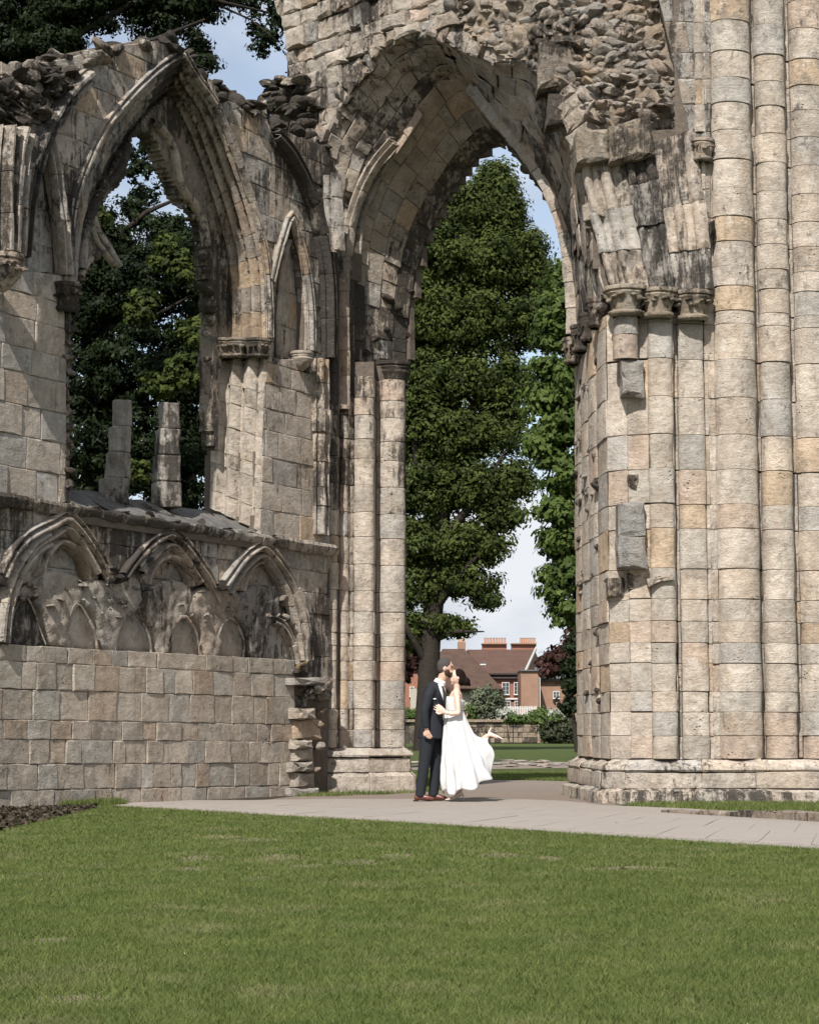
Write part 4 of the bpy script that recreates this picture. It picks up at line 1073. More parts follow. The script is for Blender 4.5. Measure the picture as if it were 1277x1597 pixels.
# --- moulded springer of the lost arch over the near capitals of the right pier
PS = VP(905, 26.25, 1115, 25.9)
spL = Curve3([PS.at(x, y, .02) for x, y in [(952,452),(940,415),(928,370),(918,325),(909,290),(905,262)]])
spR = Curve3([PS.at(x, y, -.02) for x, y in [(1113,452),(1108,400),(1103,340),(1094,290),(1088,240),(1082,200)]])
tabS = []
edges = [0,.09,.15,.27,.38,.46,.55,.63,.72,.80,.88,1.0]
for a, b in zip(edges[:-1], edges[1:]):
    big_ = (edges.index(a) % 2 == 0)
    for k in (0, .15, .35, .5, .65, .85): tabS.append((a + (b-a)*k, (.085 if big_ else .03) * math.sin(math.pi * k) ** .7 + (-.02)))
tabS.append((1, 0))
fS = loft(spL, spR, prof(tabS), PS.n)
csA = {0: [0, .3, .62, 1], 4: [0, .45, .75, 1], 7: [0, .25, .55, 1]}
for i in range(3):
    for (a, b) in ((0, 4), (4, 7), (7, 11)):
        csS = csA[a]
        t0, t1 = edges[a], edges[b]; ts = [0] + [(x[0] - t0) / (t1 - t0) for x in tabS if t0 + .001 < x[0] < t1 - .001] + [1]
        j_ = random.uniform(-.03, .03) if 0 < i < 5 else 0
        put('springer_stone', patch(fS, csS[i], csS[i+1], t0, t1, 12, 8, PS.n, .014, .012, .016 if a == 4 else .009, 6, ts=ts, sides=False), ar, mat=RUBBLE if a == 4 else STONE, color= stone_color(.46 + .10 * (i > 1) + .10 * (a == 4), .2, 1.15), smooth=True, sharp=45)
slab('arch_core', PRb, lambda s, z: pin(s, z, [PRb.sz(x, y) for x, y in [(870,-60),(1014,-60),(1040,100),(1062,200),(1020,262),(918,262),(890,150)]]), PRb.sz(860, 100)[0], PRb.sz(1080, 100)[0], PRb.sz(950, 262)[1], PRb.sz(950, -60)[1], .1, -.05, -.9, CORE, ar, .02)
jut([(905,262),(960,255),(958,208),(903,212)], 26.2, .22, .35, (.45,.40,.33,.5), 'broken_springer_block', ar)
jut([(957,262),(1027,250),(1022,190),(955,205)], 26.15, .26, .35, (.48,.42,.34,.46), 'broken_springer_block', ar)
jut([(843,148),(905,135),(902,95),(880,72),(845,78)], 26.9, .30, .4, (.36,.32,.27,.45), 'broken_springer_block', ar)
jut([(857,200),(902,190),(905,150),(860,150)], 26.8, .14, .5, None, 'broken_springer_block', ar)
for i in range(46):   # torn masonry between the block, the springer and the smooth wall
    x = random.uniform(905, 1040); y = random.uniform(110, 255)
    if y > 190 and x < 1028: continue
    rock(ar, PS.at(x, y, random.uniform(-.15, .06)), random.uniform(.06, .12), .4, flat=.6)
slab('springer_core', PS, lambda s, z: pin(s, z, [PS.sz(x, y) for x, y in [(940,462),(925,400),(912,320),(905,262),(905,205),(1068,196),(1102,200),(1102,-60),(1115,-60),(1115,460)]]), PS.sz(900, 300)[0], PS.sz(1116, 300)[0], PS.sz(1000, 455)[1], PS.sz(1000, -60)[1], .09, -.10, -1.6, CORE, ar, .02)
# smooth grey ashlar and thin shafts between the rubble and the tall shafts
PW = VP(1030, 26.05, 1115, 25.98)
wreg = [PW.sz(x, y) for x, y in [(1024,-60),(1030,0),(1050,60),(1062,120),(1078,190),(1086,260),(1100,330),(1112,440),(1125,440),(1125,-60)]]
for yi in range(17, len(rrows) - 1):
    ya, yb = rrows[yi], rrows[yi+1]; xa, xb = pwx(ya), pwx(yb); k = 2 if xa < 1078 else 1
    cuts_ = [0, random.uniform(.35, .65), 1] if k == 2 else [0, 1]
    for q0, q1 in zip(cuts_[:-1], cuts_[1:]):
        P4 = [PW.at(xa + (1108-xa)*q0, ya), PW.at(xa + (1108-xa)*q1, ya), PW.at(xb + (1108-xb)*q1, yb), PW.at(xb + (1108-xb)*q0, yb)]
        put('ashlar_block', prism(P4, PW.n, .2, .010, random.gauss(0, .006), .004, .003, .004), ar, stone_color(.5, .1, .78))
TSx = Section([(1082, 26.15, 1098, 26.1, .09), (1099, 26.1, 1114, 26.0, .10)])
build_pier(rp, TSx, [z for z in rz if z > atD(1100, 232, 26).z], lambda k, z: .4, .4, 1.0)
capital('capital', rp, Vector((hx(1108, 25.95), 25.95, atD(1108, 219, 25.95).z)), .13, .28, .6, None, 7, 1.3)
# torn edge of the tall right-hand shaft against the sky
for i in range(16):
    y = -20 + i * 20; rock(rp, Vector((hx(1288, 26.6), 26.6, atD(1272, y, 26.5).z)), .12, .4, 'torn_stone')
# ================================================================== GROUND
def sheet(name, pts, z, mat, kind='structure'):
    V = [Vector((p[0], p[1], z)) for p in pts]; o = mk(name, V, [tuple(range(len(V)))], mat)
    m = o.data; tag(o, kind=kind); return o
def gp(lst): return [ground(x, y) for x, y in lst]
m, t, b = newmat('mown_turf', 0.95, 0.1)
g_ = t.nodes.new('ShaderNodeNewGeometry').outputs['Position']
c = mixc(t, ramp(t, noi(t, g_, .55, 6, .6), .3, .7), (.055, .088, .020), (.095, .118, .036))
c = mixc(t, ramp(t, noi(t, g_, 2.3, 7, .7), .5, .72), c, (.13, .125, .055))
c = mixc(t, mth(t, 'MULTIPLY', ramp(t, noi(t, mapping(t, g_, (.55, 1.3, 1)), 1.1, 5, .6), .62, .70), .7), c, (.21, .17, .11))
c = mixc(t, ramp(t, noi(t, g_, 45, 4, .7), .3, .7), mixc(t, 1.0, c, (.6, .6, .55), 'MULTIPLY'), c)
t.links.new(c, b.inputs['Base Color']); t.links.new(bump(t, noi(t, g_, 60, 5, .8), 1.0, .03), b.inputs['Normal']); TURF = m
V = []; Fq = []
xs = np.concatenate([-np.geomspace(1500, 16, 22), np.linspace(-15, 15, 31), np.geomspace(16, 1500, 22)]); ys = np.concatenate([np.linspace(-30, 60, 46), np.geomspace(64, 2500, 26)])
for y in ys:
    for x in xs: V.append((x, y, -0.002 + (0.0 if y < 45 else 0.02 * noise.noise(Vector((x * .05, y * .05, 0))))))
nx = len(xs); Fq = [(j*nx+i, j*nx+i+1, (j+1)*nx+i+1, (j+1)*nx+i) for j in range(len(ys)-1) for i in range(nx-1)]
tag(mk('ground', V, Fq, TURF), kind='structure')
def pathmat(name, c0, c1, gs, bd, slabs=False):
    m, t, b = newmat(name, 0.9, 0.2); g = t.nodes.new('ShaderNodeNewGeometry').outputs['Position']
    c = mixc(t, noi(t, g, .8, 6, .65), c0, c1)
    c = mixc(t, ramp(t, noi(t, g, gs, 3, .8), .35, .65), mixc(t, 1.0, c, (.7, .69, .68), 'MULTIPLY'), c)
    c = mixc(t, mth(t, 'MULTIPLY', ramp(t, noi(t, g, 2.7, 8, .75), .56, .75), .5), c, (.17, .14, .11))
    t.links.new(c, b.inputs['Base Color']); t.links.new(bump(t, noi(t, g, gs, 4, .8), 1.0, bd), b.inputs['Normal']); return m
TARMAC = pathmat('worn_pale_tarmac', (.275, .24, .208), (.345, .305, .268), 55, .006)
GRAVEL = pathmat('fine_tan_gravel', (.205, .163, .13), (.27, .22, .18), 80, .012)
SOIL = pathmat('bare_soil', (.045, .036, .027), (.10, .08, .06), 22, .06)
edge_front = [(100,1263),(160,1258),(215,1261),(300,1266),(400,1272),(520,1278),(640,1285),(770,1293),(900,1302),(1080,1314),(1277,1326),(1500,1341)]
edge_back = [(1500,1292),(1277,1274),(1150,1266),(1000,1259),(940,1257),(880,1250),(800,1247),(640,1247),(500,1247),(380,1249),(250,1249),(160,1252)]
wob = lambda P, k: [p + Vector((k * noise.noise(p * 1.7), k * noise.noise(p * 1.3 + Vector((5, 5, 5))), 0)) for p in P]
def dens(lst, k=6):
    out = []
    for i in range(len(lst) - 1): out += [(lst[i][0] + (lst[i+1][0]-lst[i][0])*j/k, lst[i][1] + (lst[i+1][1]-lst[i][1])*j/k) for j in range(k)]
    return out + [lst[-1]]
fe, be = wob(gp(dens(edge_front)), .12), wob(gp(dens(edge_back)), .05)
sheet('path', fe + be, .010, TARMAC)
gv = wob(gp(dens([(380,1252),(640,1253),(800,1253),(884,1256),(930,1262),(1000,1262),(890,1245),(880,1236),(878,1226),(888,1219),(820,1217.5),(758,1217),(745,1223),(735,1228),(700,1232),(645,1236),(600,1240),(480,1240)], 3)), .06)
sheet('gravel_walk', gv, .006, GRAVEL)
for a in ([(200,1257),(420,1260),(640,1262)],):
    pass
# flags of the path: recessed joints cut by slightly raised slabs along its near side
PAV = pathmat('worn_paving', (.29, .255, .222), (.345, .308, .272), 60, .004)
def frontline(u):
    k = u * (len(edge_front) - 1); i = min(len(edge_front) - 2, int(k)); f = k - i
    return ground(edge_front[i][0] + (edge_front[i+1][0]-edge_front[i][0])*f, edge_front[i][1] + (edge_front[i+1][1]-edge_front[i][1])*f)
bl_ = [(160,1254),(250,1252),(380,1254),(500,1254),(640,1256),(800,1260),(900,1264),(1000,1268),(1120,1276),(1277,1287),(1500,1302)]
def backline(u):
    k = u * (len(bl_) - 1); i = min(len(bl_) - 2, int(k)); f = k - i
    return ground(bl_[i][0] + (bl_[i+1][0]-bl_[i][0])*f, bl_[i][1] + (bl_[i+1][1]-bl_[i][1])*f)
pv = empty('paved_strip', (0, 22, 0), None, None); pv['kind'] = 'structure'
for i in range(24):
    for r in range(2):
        u0, u1 = .04 + .96 * (i + .5 * (r == 1)) / 24.5, .04 + .96 * (i + 1 + .5 * (r == 1)) / 24.5
        f0, f1 = .10 + r * .42, .10 + (r + 1) * .42
        q = [frontline(u0).lerp(backline(u0), f0), frontline(u1).lerp(backline(u1), f0), frontline(u1).lerp(backline(u1), f1), frontline(u0).lerp(backline(u0), f1)]
        q = [p + Vector((0, 0, .012)) for p in q]
        vf = prism(q, Vector((0, 0, 1)), .02, .004, random.uniform(.003, .006), .001, .0035, .0005); o = mk('paving_slab', vf[0], vf[1], PAV, pv)
# low kerb at the right
kb = empty('stone_kerb', ground(1150, 1275), 'low worn stone kerb edging the paved path beside the great pier', 'kerb')
kp = gp([(1030,1268),(1090,1272),(1150,1275.5),(1210,1279),(1277,1283.5),(1340,1288)])
for i in range(len(kp) - 1):
    a_, b_ = kp[i], kp[i+1]; d_ = (b_ - a_).normalized(); n_ = Vector((-d_.y, d_.x, 0)) * .13
    z_ = Vector((0, 0, .03 + .02 * i))
    q = [a_ + z_, b_ + z_, b_ + n_ + z_, a_ + n_ + z_]; vf = prism(q, Vector((0, 0, 1)), .12, .012, .01, .006, .004, .002); mk('kerb_stone', vf[0], vf[1], STONE, kb).color = (.36, .31, .26, .5)
so = wob(gp(dens([(-60,1330),(-20,1302),(20,1286),(60,1274),(110,1262),(170,1255),(300,1251),(450,1245),(480,1238),(300,1244),(150,1250),(0,1262),(-60,1270)], 3)), .08)
sheet('soil_strip', so, .004, SOIL)
# leaf litter in the corner, weeds along the wall foot
def strew(name, pts, mat, kindlabel, size, nquad, zr=(0.0, .05), parent=None, up=.6, tone=True):
    P = np.array([[p.x, p.y, p.z] for p in pts]); k = len(P)
    A = np.random.normal(size=(k, 3)); A[:, 2] *= .5; A /= np.linalg.norm(A, axis=1)[:, None]
    Bv_ = np.random.normal(size=(k, 3)); Bv_[:, 2] += up; Bv_ = np.cross(A, Bv_); Bv_ /= np.linalg.norm(Bv_, axis=1)[:, None]
    s = np.random.uniform(.6, 1.3, (k, 1)) * size
    V = np.concatenate([P - A*s, P - Bv_*s*.5, P + A*s, P + Bv_*s*.5], 1).reshape(-1, 3); Fq = np.arange(4*k).reshape(-1, 4)
    o = bigmesh(name, V, Fq, mat, parent, attr=np.random.rand(k)); return o
def leafmat(name, dark, light, trans=.25, rough=.55, patch_=2.0):
    m, t, b = newmat(name, rough, .08); at = t.nodes.new('ShaderNodeAttribute'); at.attribute_name = 'tone'
    g = t.nodes.new('ShaderNodeNewGeometry').outputs['Position']
    f = mth(t, 'ADD', mth(t, 'MULTIPLY', at.outputs['Fac'], .6), mth(t, 'MULTIPLY', noi(t, g, patch_, 3, .6), .4))
    c = mixc(t, ramp(t, f, .2, .85), dark, light); t.links.new(c, b.inputs['Base Color'])
    tr = t.nodes.new('ShaderNodeBsdfTranslucent'); t.links.new(mixc(t, 1.0, c, (1.25, 1.35, .7), 'MULTIPLY'), tr.inputs['Color'])
    ms = t.nodes.new('ShaderNodeMixShader'); ms.inputs[0].default_value = trans; out = t.nodes['Material Output']
    t.links.new(b.outputs[0], ms.inputs[1]); t.links.new(tr.outputs[0], ms.inputs[2]); t.links.new(ms.outputs[0], out.inputs[0]); return m
LITTER = leafmat('dry_leaf_litter', (.025, .02, .014), (.09, .07, .048), 0)
pts = []
for i in range(2600):
    x = random.uniform(-30, 150); y = 1262 + (150 - x) * .02 + random.random() ** 1.5 * (34 - x * .22)
    if y > 1256: pts.append(ground(x, y) + Vector((0, 0, random.uniform(.01, .05))))
tag(strew('leaf_litter', pts, LITTER, '', .035, 1), kind='stuff')
# ---- grass
GRASS = leafmat('grass_blades', (.056, .086, .021), (.192, .208, .074), .22, .8, 1.4)
_t = GRASS.node_tree; _b = _t.nodes['Principled BSDF']; _l = _b.inputs['Base Color'].links[0].from_socket; _p = _t.nodes.new('ShaderNodeNewGeometry').outputs['Position']
_t.links.new(mixc(_t, mth(_t, 'MULTIPLY', ramp(_t, noi(_t, _p, 1.3, 8, .75), .53, .66), .5), mixc(_t, mth(_t, 'MULTIPLY', ramp(_t, noi(_t, _p, 3.2, 5, .7), .45, .65), .5), _l, (.052, .088, .022)), (.25, .22, .125)), _b.inputs['Base Color'])
def blades(name, P, H, Wd, lean=.5):
    k = len(P); a = np.random.uniform(0, 2*np.pi, k); d = np.stack([np.cos(a), np.sin(a), np.zeros(k)], 1)
    ln = np.random.normal(0, lean, (k, 2)); tip = P + np.concatenate([ln * H[:, None], H[:, None]], 1)
    V = np.stack([P - d * Wd[:, None], P + d * Wd[:, None], tip], 1).reshape(-1, 3)
    pn = np.array([0.5 + .5 * noise.noise(Vector((p[0] * .9, p[1] * .9, 0))) for p in P[::40]]); pn = np.repeat(pn, 40)[:k]
    o = bigmesh(name, V, np.arange(3*k).reshape(-1, 3), GRASS, attr=np.clip(np.random.rand(k) * .6 + .4 * (pn * 1.6 - .3), 0, 1)); tag(o, kind='stuff'); return o
fpoly = [(p.x, p.y) for p in gp(edge_front)]
def front_y(x): return np.interp(x, [p[0] for p in fpoly], [p[1] for p in fpoly])
K = 1300000
D = 5.2 * (27.5 / 5.2) ** (np.random.rand(K) ** .9); X = (np.random.rand(K) * 1.16 - .58) * D * .40 + 0
X = (np.random.rand(K) - .5) * (1277 + 420) / FH * D
fy = front_y(X) + np.random.normal(0, .13, K)
left = X < fpoly[0][0]
lp0 = ground(0, 1288); lp1 = ground(100, 1263); fy = np.where(left, lp0.y + (X - lp0.x) / (lp1.x - lp0.x) * (lp1.y - lp0.y), fy)
keep = D < fy
# thin where the turf is worn
worn = np.zeros(K, bool); 
wps = [(ground(x, y), w * .8, h * .7) for x, y, w, h in ((345,1306,.36,.5),(400,1311,.4,.5),(310,1340,.35,.6),(440,1338,.35,.5),(405,1371,.22,.3),(560,1346,.32,.5),(300,1356,.3,.3),(935,1356,.3,.3),(1010,1355,.4,.3),(780,1335,.35,.5),(860,1340,.2,.4),(80,1468,.22,.2),(120,1560,.3,.2),(480,1352,.3,.3),(620,1336,.3,.4))]
for p, w, h in wps:
    q = ((X - p.x) / w) ** 2 + ((D - p.y) / (h * 1.6)) ** 2; worn |= (q < 1) & (np.random.rand(K) < .82 * (1 - q * .6))
keep &= ~worn
P = np.stack([X, D, np.zeros(K)], 1)[keep]; Dk = P[:, 1]
blades('lawn_grass', P, np.random.uniform(.012, .034, len(P)) * (1 + .3 * (Dk > 22)), .0010 + .00021 * Dk, .75)
def strip(poly_px, k, h, name='verge_grass'):
    poly = [(p.x, p.y) for p in gp(poly_px)]; x0, x1 = min(p[0] for p in poly), max(p[0] for p in poly); y0, y1 = min(p[1] for p in poly), max(p[1] for p in poly); out = []
    while len(out) < k:
        x, y = random.uniform(x0, x1), random.uniform(y0, y1)
        if pin(x + random.gauss(0, .04), y + random.gauss(0, .06), poly): out.append((x, y, 0))
    blades(name, np.array(out), np.random.uniform(h * .4, h, k), np.full(k, .007), .5)
strip([(980,1258),(1277,1273),(1500,1291),(1500,1250),(1277,1243),(1100,1248),(985,1252)], 26000, .07)
strip([(540,1240),(650,1237),(700,1232),(655,1228),(560,1233)], 6000, .08)
strip([(455,1243),(520,1243),(560,1240),(500,1237)], 900, .07)
strip([(110,1262),(200,1256),(160,1253),(90,1262)], 2500, .12)
strip([(640,1236),(735,1227),(758,1216),(888,1218),(888,1205),(640,1205)], 26000, .07)
SH = [Vector((0,0,0))]
# worn earth patches under the thin turf
EARTH = pathmat('worn_earth', (.19, .15, .105), (.26, .205, .15), 50, .01)
for p, w, h in wps:
    pp = [p + Vector((math.cos(a) * w * random.uniform(.5, .95), math.sin(a) * h * 1.5 * random.uniform(.5, .95), 0)) for a in [i * math.pi / 7 for i in range(14)]]
    sheet('bare_earth_patch', pp, .003, EARTH)
pts = [Vector((random.uniform(-1, 1) * 639 / FH * d, d, random.uniform(.02, .035))) for d in [random.uniform(6, 22) for _ in range(60)]]
tag(strew('fallen_leaves', pts, leafmat('fallen_yellow_leaf', (.22, .19, .09), (.36, .33, .18), 0), '', .009, 1, up=3), kind='stuff')
# foundation stones and bare strip on the far lawn
sheet('gravel_strip', wob(gp(dens([(640,1193),(700,1190),(800,1187),(960,1190),(960,1197),(800,1199),(640,1201)], 3)), .4), .004, GRAVEL)
for i in range(46):
    x = random.uniform(645, 905); y = random.uniform(1187, 1198); p = ground(x, y)
    o = rock(None, p + Vector((0, 0, .03)), random.uniform(.10, .26), .3, 'foundation_stone', flat=.22)
    o.rotation_euler = (0, 0, random.uniform(0, 6.28)); tag(o, 'low flat pale foundation stone half sunk in the lawn beyond the arch', 'stone', 'foundation stones on the far lawn')
# ================================================================== TREES
BARK = simple('dark_bark', (.034, .028, .023), .95, .1, .4, 3, .05, 9)
def limb(pts, rads, seg=9):
    V = []; Fc = []
    for i, p in enumerate(pts):
        a = (pts[min(i+1, len(pts)-1)] - pts[max(i-1, 0)]).normalized(); u = a.orthogonal().normalized(); w = a.cross(u)
        for j in range(seg):
            th = 2*math.pi*j/seg; k = rads[i] * (1 + .12 * noise.noise(p * .7 + Vector((math.cos(th), math.sin(th), 0)) * 1.3)); V.append(p + u * math.cos(th) * k + w * math.sin(th) * k)
    for i in range(len(pts)-1):
        for j in range(seg): Fc.append((i*seg+j, i*seg+(j+1)%seg, (i+1)*seg+(j+1)%seg, (i+1)*seg+j))
    Fc.append(tuple(range((len(pts)-1)*seg, len(pts)*seg))); return V, Fc
def crown(name, parent, lobes, leaf, mat, clump, per, fill=.35, up=.7, flat=.55, droop=0):
    """leaf sprays: each lobe = (centre, radii, clumps); a clump is a tilted cushion of leaf faces."""
    allV = []; tones = []
    for c, r, n in lobes:
        d = np.random.normal(size=(n, 3)); d /= np.linalg.norm(d, axis=1)[:, None]
        rad = np.where(np.random.rand(n) < fill, np.random.uniform(.2, .75, n), np.random.uniform(.75, 1.03, n) * np.where(np.random.rand(n) < .12, 1.13, 1.0))
        cc = np.array(c) + d * rad[:, None] * np.array(r)
        ct = np.random.rand(n)  # random tone per clump imitates lit and dark clumps through leaf colour
        k = n * per; idx = np.repeat(np.arange(n), per)
        o = np.random.normal(size=(k, 3)); o *= (np.random.uniform(.55, 1.45, k) / np.linalg.norm(o, axis=1))[:, None]; o = o * clump * np.array([1, 1, flat]) * np.random.uniform(.6, 1.2, n)[idx][:, None]
        o[:, 2] -= droop * (o[:, 0]**2 + o[:, 1]**2)
        P = cc[idx] + o
        on = o / (np.linalg.norm(o, axis=1)[:, None] + 1e-6); nn = np.random.normal(size=(k, 3)) * .30 + np.array([0, 0, up * .5]) + on * 1.0 + d[idx] * .35; nn /= np.linalg.norm(nn, axis=1)[:, None]
        A = np.cross(nn, np.random.normal(size=(k, 3))); A /= np.linalg.norm(A, axis=1)[:, None]; B = np.cross(nn, A)
        s = np.random.uniform(.6, 1.25, (k, 1)) * leaf
        V = np.concatenate([P - A*s, P - B*s*.52, P + A*s, P + B*s*.52], 1)
        allV.append(V); tones.append(np.clip(ct[idx] * .6 + np.random.rand(k) * .4, 0, 1))
    V = np.concatenate(allV).reshape(-1, 3); k = len(V) // 4
    return bigmesh(name, V, np.arange(4*k).reshape(-1, 4), mat, parent, attr=np.concatenate(tones))
def lobes_px(lst, D, dk=1.0):
    """(px, py, rx_px, rz_px, clumps, depth offset)"""
    out = []
    for q in lst:
        x, y, rx, rz, n = q[:5]; dd = q[5] if len(q) > 5 else 0; Dq = D + dd; s = Dq / FH; p = atD(x, y, Dq); out.append((p, (rx*s, rx*s*dk, rz*s), n))
    return out
LEAF_A = leafmat('sun_toned_summer_leaves', (.009, .017, .005), (.095, .118, .030), .28, .6, .35)  # light end of the tone range stands in for sunlit leaves
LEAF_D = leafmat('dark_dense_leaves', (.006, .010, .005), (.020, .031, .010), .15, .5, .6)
LEAF_R = leafmat('bright_lime_leaves', (.022, .040, .010), (.115, .155, .038), .3, .5, .5)
LEAF_C = leafmat('copper_leaves', (.022, .012, .011), (.075, .034, .028), .15, .5, .5)
# big tree in the archway
T1 = 95.0; b1 = Vector((hx(668, T1), T1, 0))
tr1 = empty('broadleaf_tree', b1, 'towering dense green tree filling the pointed archway behind the couple', 'tree')
pt = [b1, atD(667, 1120, T1), atD(668, 1060, T1), atD(672, 990, T1), atD(678, 920, T1), atD(686, 820, T1), atD(700, 700, T1), atD(720, 560, T1), atD(745, 400, T1)]
vf = limb([Vector((b1.x, T1, -.2))] + pt[1:], [.75, .56, .50, .48, .45, .42, .36, .26, .1], 14); mk('trunk', vf[0], vf[1], BARK, tr1, True)
for a, bb, c2, r in (((676,950),(715,900),(750,860),.25),((684,850),(740,780),(790,700),.25),((690,800),(650,720),(640,640),.25),((705,680),(760,600),(820,500),.22),((715,600),(690,500),(690,420),.2),((730,500),(790,420),(820,360),.15),((674,1000),(710,985),(755,985),.15),((668,1040),(640,990),(620,950),.2)):
    vf = limb([atD(*a, T1), atD(*bb, T1 - .8), atD(*c2, T1 - 1)], [r, r * .7, r * .2], 7); mk('branch', vf[0], vf[1], BARK, tr1, True)
L1 = [(775,290,42,34,70),(735,330,60,50,110),(782,335,42,40,74),(815,388,32,30,44),(700,400,75,60,130),(772,410,78,60,140),(842,438,28,24,34),(690,500,80,60,140),(780,495,80,55,150),(835,500,38,40,50),(640,450,50,120,90),
      (670,590,70,60,130),(750,590,70,55,120),(800,600,34,36,40),(640,650,60,60,90),(700,680,75,55,120),(775,665,52,45,70),(660,760,60,55,90),(730,755,60,45,90),(795,750,38,36,50),(780,800,32,26,34),(655,850,50,46,70),(710,850,58,42,80),(760,850,30,28,28),
      (650,915,34,36,36),(720,905,48,24,44),(758,935,22,12,12),(628,985,24,30,22),(690,975,36,14,20),(722,978,16,6,6),(560,600,90,260,160,2),(600,800,60,160,90,1)]
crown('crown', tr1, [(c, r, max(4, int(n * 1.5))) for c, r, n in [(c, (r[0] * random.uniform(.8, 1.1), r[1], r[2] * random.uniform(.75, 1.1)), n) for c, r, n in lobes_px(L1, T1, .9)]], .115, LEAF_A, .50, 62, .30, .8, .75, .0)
# tree at the right of the opening
T2 = 66.0; b2 = Vector((hx(965, T2), T2, 0))
tr2 = empty('broadleaf_tree', b2, 'looser bright green tree leaning into the archway from behind the great pier', 'tree')
vf = limb([Vector((b2.x, T2, -.2)), atD(958, 1000, T2), atD(950, 850, T2), atD(940, 650, T2), atD(930, 480, T2)], [.6, .45, .4, .3, .15], 10); mk('trunk', vf[0], vf[1], BARK, tr2, True)
for a, bb, c2 in (((955,900),(910,860),(860,850)),((945,760),(900,720),(850,690)),((940,650),(890,600),(840,580)),((955,980),(900,930),(865,890)),((935,560),(890,500),(850,470))):
    vf = limb([atD(*a, T2), atD(*bb, T2), atD(*c2, T2)], [.16, .1, .03], 6); mk('branch', vf[0], vf[1], BARK, tr2, True)
L2 = [(885,440,26,30,40),(880,480,40,26,44),(870,520,30,26,30),(885,590,34,34,44),(850,575,26,14,16),(845,620,24,26,24),(880,660,44,34,50),(850,690,30,22,26),(880,740,38,34,44),(872,800,30,24,26),(885,850,30,30,34),(862,840,16,14,10),(880,900,30,26,28),(888,950,20,26,20),(868,925,14,10,8),(945,600,40,240,130,3),(945,880,34,160,70,3)]
crown('crown', tr2, lobes_px(L2, T2, 1.0), .12, LEAF_R, .48, 50, .2, .8, .35, .12)
# dark tree behind the aisle wall, seen through the window and over the wall
T3 = 39.0; b3 = Vector((hx(150, T3 + 1), T3 + 1, 0))
tr3 = empty('dark_tree', b3, 'dark leafy tree close behind the aisle wall, filling its window and topping it', 'tree')
vf = limb([Vector((b3.x, T3 + 1, -.2)), atD(150, 900, T3 + 1), atD(160, 650, T3 + 1), atD(150, 400, T3 + 1), atD(120, 150, T3 + 1), atD(90, -80, T3 + 1)], [.55, .42, .36, .3, .24, .15], 12); mk('trunk', vf[0], vf[1], BARK, tr3, True)
for a, bb, c2, r in (((125,170),(220,70),(320,30),.09),((110,60),(250,-20),(420,20),.08),((150,400),(230,330),(300,300),.08),((158,560),(230,500),(300,460),.08),((130,200),(50,60),(-20,20),.1),((300,-10),(390,30),(440,70),.03),((220,70),(280,90),(330,110),.03)):
    vf = limb([atD(*a, T3), atD(*bb, T3 - .3), atD(*c2, T3 - .5)], [r, r * .6, r * .25], 6); mk('branch', vf[0], vf[1], BARK, tr3, True)
L3 = [(130,460,70,60,120),(230,440,70,60,110),(310,470,50,70,90),(120,580,70,80,120),(220,570,80,70,140),(310,600,60,80,110),(130,720,80,90,130),(240,700,80,80,130),(320,740,50,70,70),(230,440,110,110,90,5),(220,650,120,150,120,5),(170,380,40,36,40),(270,370,40,34,40),(150,330,24,24,18),(210,330,26,20,14),
      (20,30,70,50,130),(90,10,70,34,110),(60,80,60,22,44),(20,85,50,16,30),(160,-10,60,34,70),(90,60,44,26,34),(230,0,56,34,64),(300,10,44,28,40),(350,-10,44,18,26),(-40,60,60,80,70),(250,45,50,16,20),(310,60,20,26,12),(326,100,12,14,6),(300,95,18,12,6),(160,40,24,10,6)]
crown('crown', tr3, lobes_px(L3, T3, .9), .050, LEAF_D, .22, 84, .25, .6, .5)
# sprays of a second limb against the sky: they belong to another tree beyond
T5 = 44.0; b5 = Vector((hx(470, T5), T5, 0))
tr5 = empty('overhanging_tree', b5, 'tree behind the arch with leafy sprays hanging into the sky gap above the wall', 'tree')
vf = limb([Vector((b5.x, T5, -.2)), atD(470, 500, T5), atD(465, 200, T5), atD(460, -80, T5)], [.4, .32, .25, .12], 10); mk('trunk', vf[0], vf[1], BARK, tr5, True)
crown('crown', tr5, lobes_px([(410,8,26,18,16),(398,40,16,18,9),(425,60,18,18,12),(402,80,18,10,6),(436,30,18,24,12),(380,5,14,8,5),(236,232,16,16,9),(218,268,20,20,14),(250,262,16,22,12),(206,240,10,16,6),(230,300,26,14,14),(470,40,40,80,40,2)], T5, 1), .060, LEAF_D, .15, 34, .3, .5, .8)
# lighter leaf sprays added to paint sun patches on the dark window tree
tr6 = empty('sun_painted_tree', Vector((hx(290, 47), 47, 0)), 'tree of lighter leaves, its colour painting sun patches onto the dark tree in the window', 'tree')
vf = limb([Vector((hx(290, 47), 47, -.2)), atD(290, 800, 47), atD(285, 500, 47)], [.4, .3, .12], 10); mk('trunk', vf[0], vf[1], BARK, tr6, True)
crown('crown', tr6, lobes_px([(150,335,22,12,16,-9),(262,395,28,30,30,-9.5),(285,420,24,22,22,-9.5),(225,480,30,30,24,-9.5),(290,575,34,26,40,-9.8),(250,600,26,20,20,-9.8),(215,735,18,16,12,-9.6),(300,520,20,26,14,-9.6),], 47, .5), .06, LEAF_A, .14, 50, .2, .8, .6)
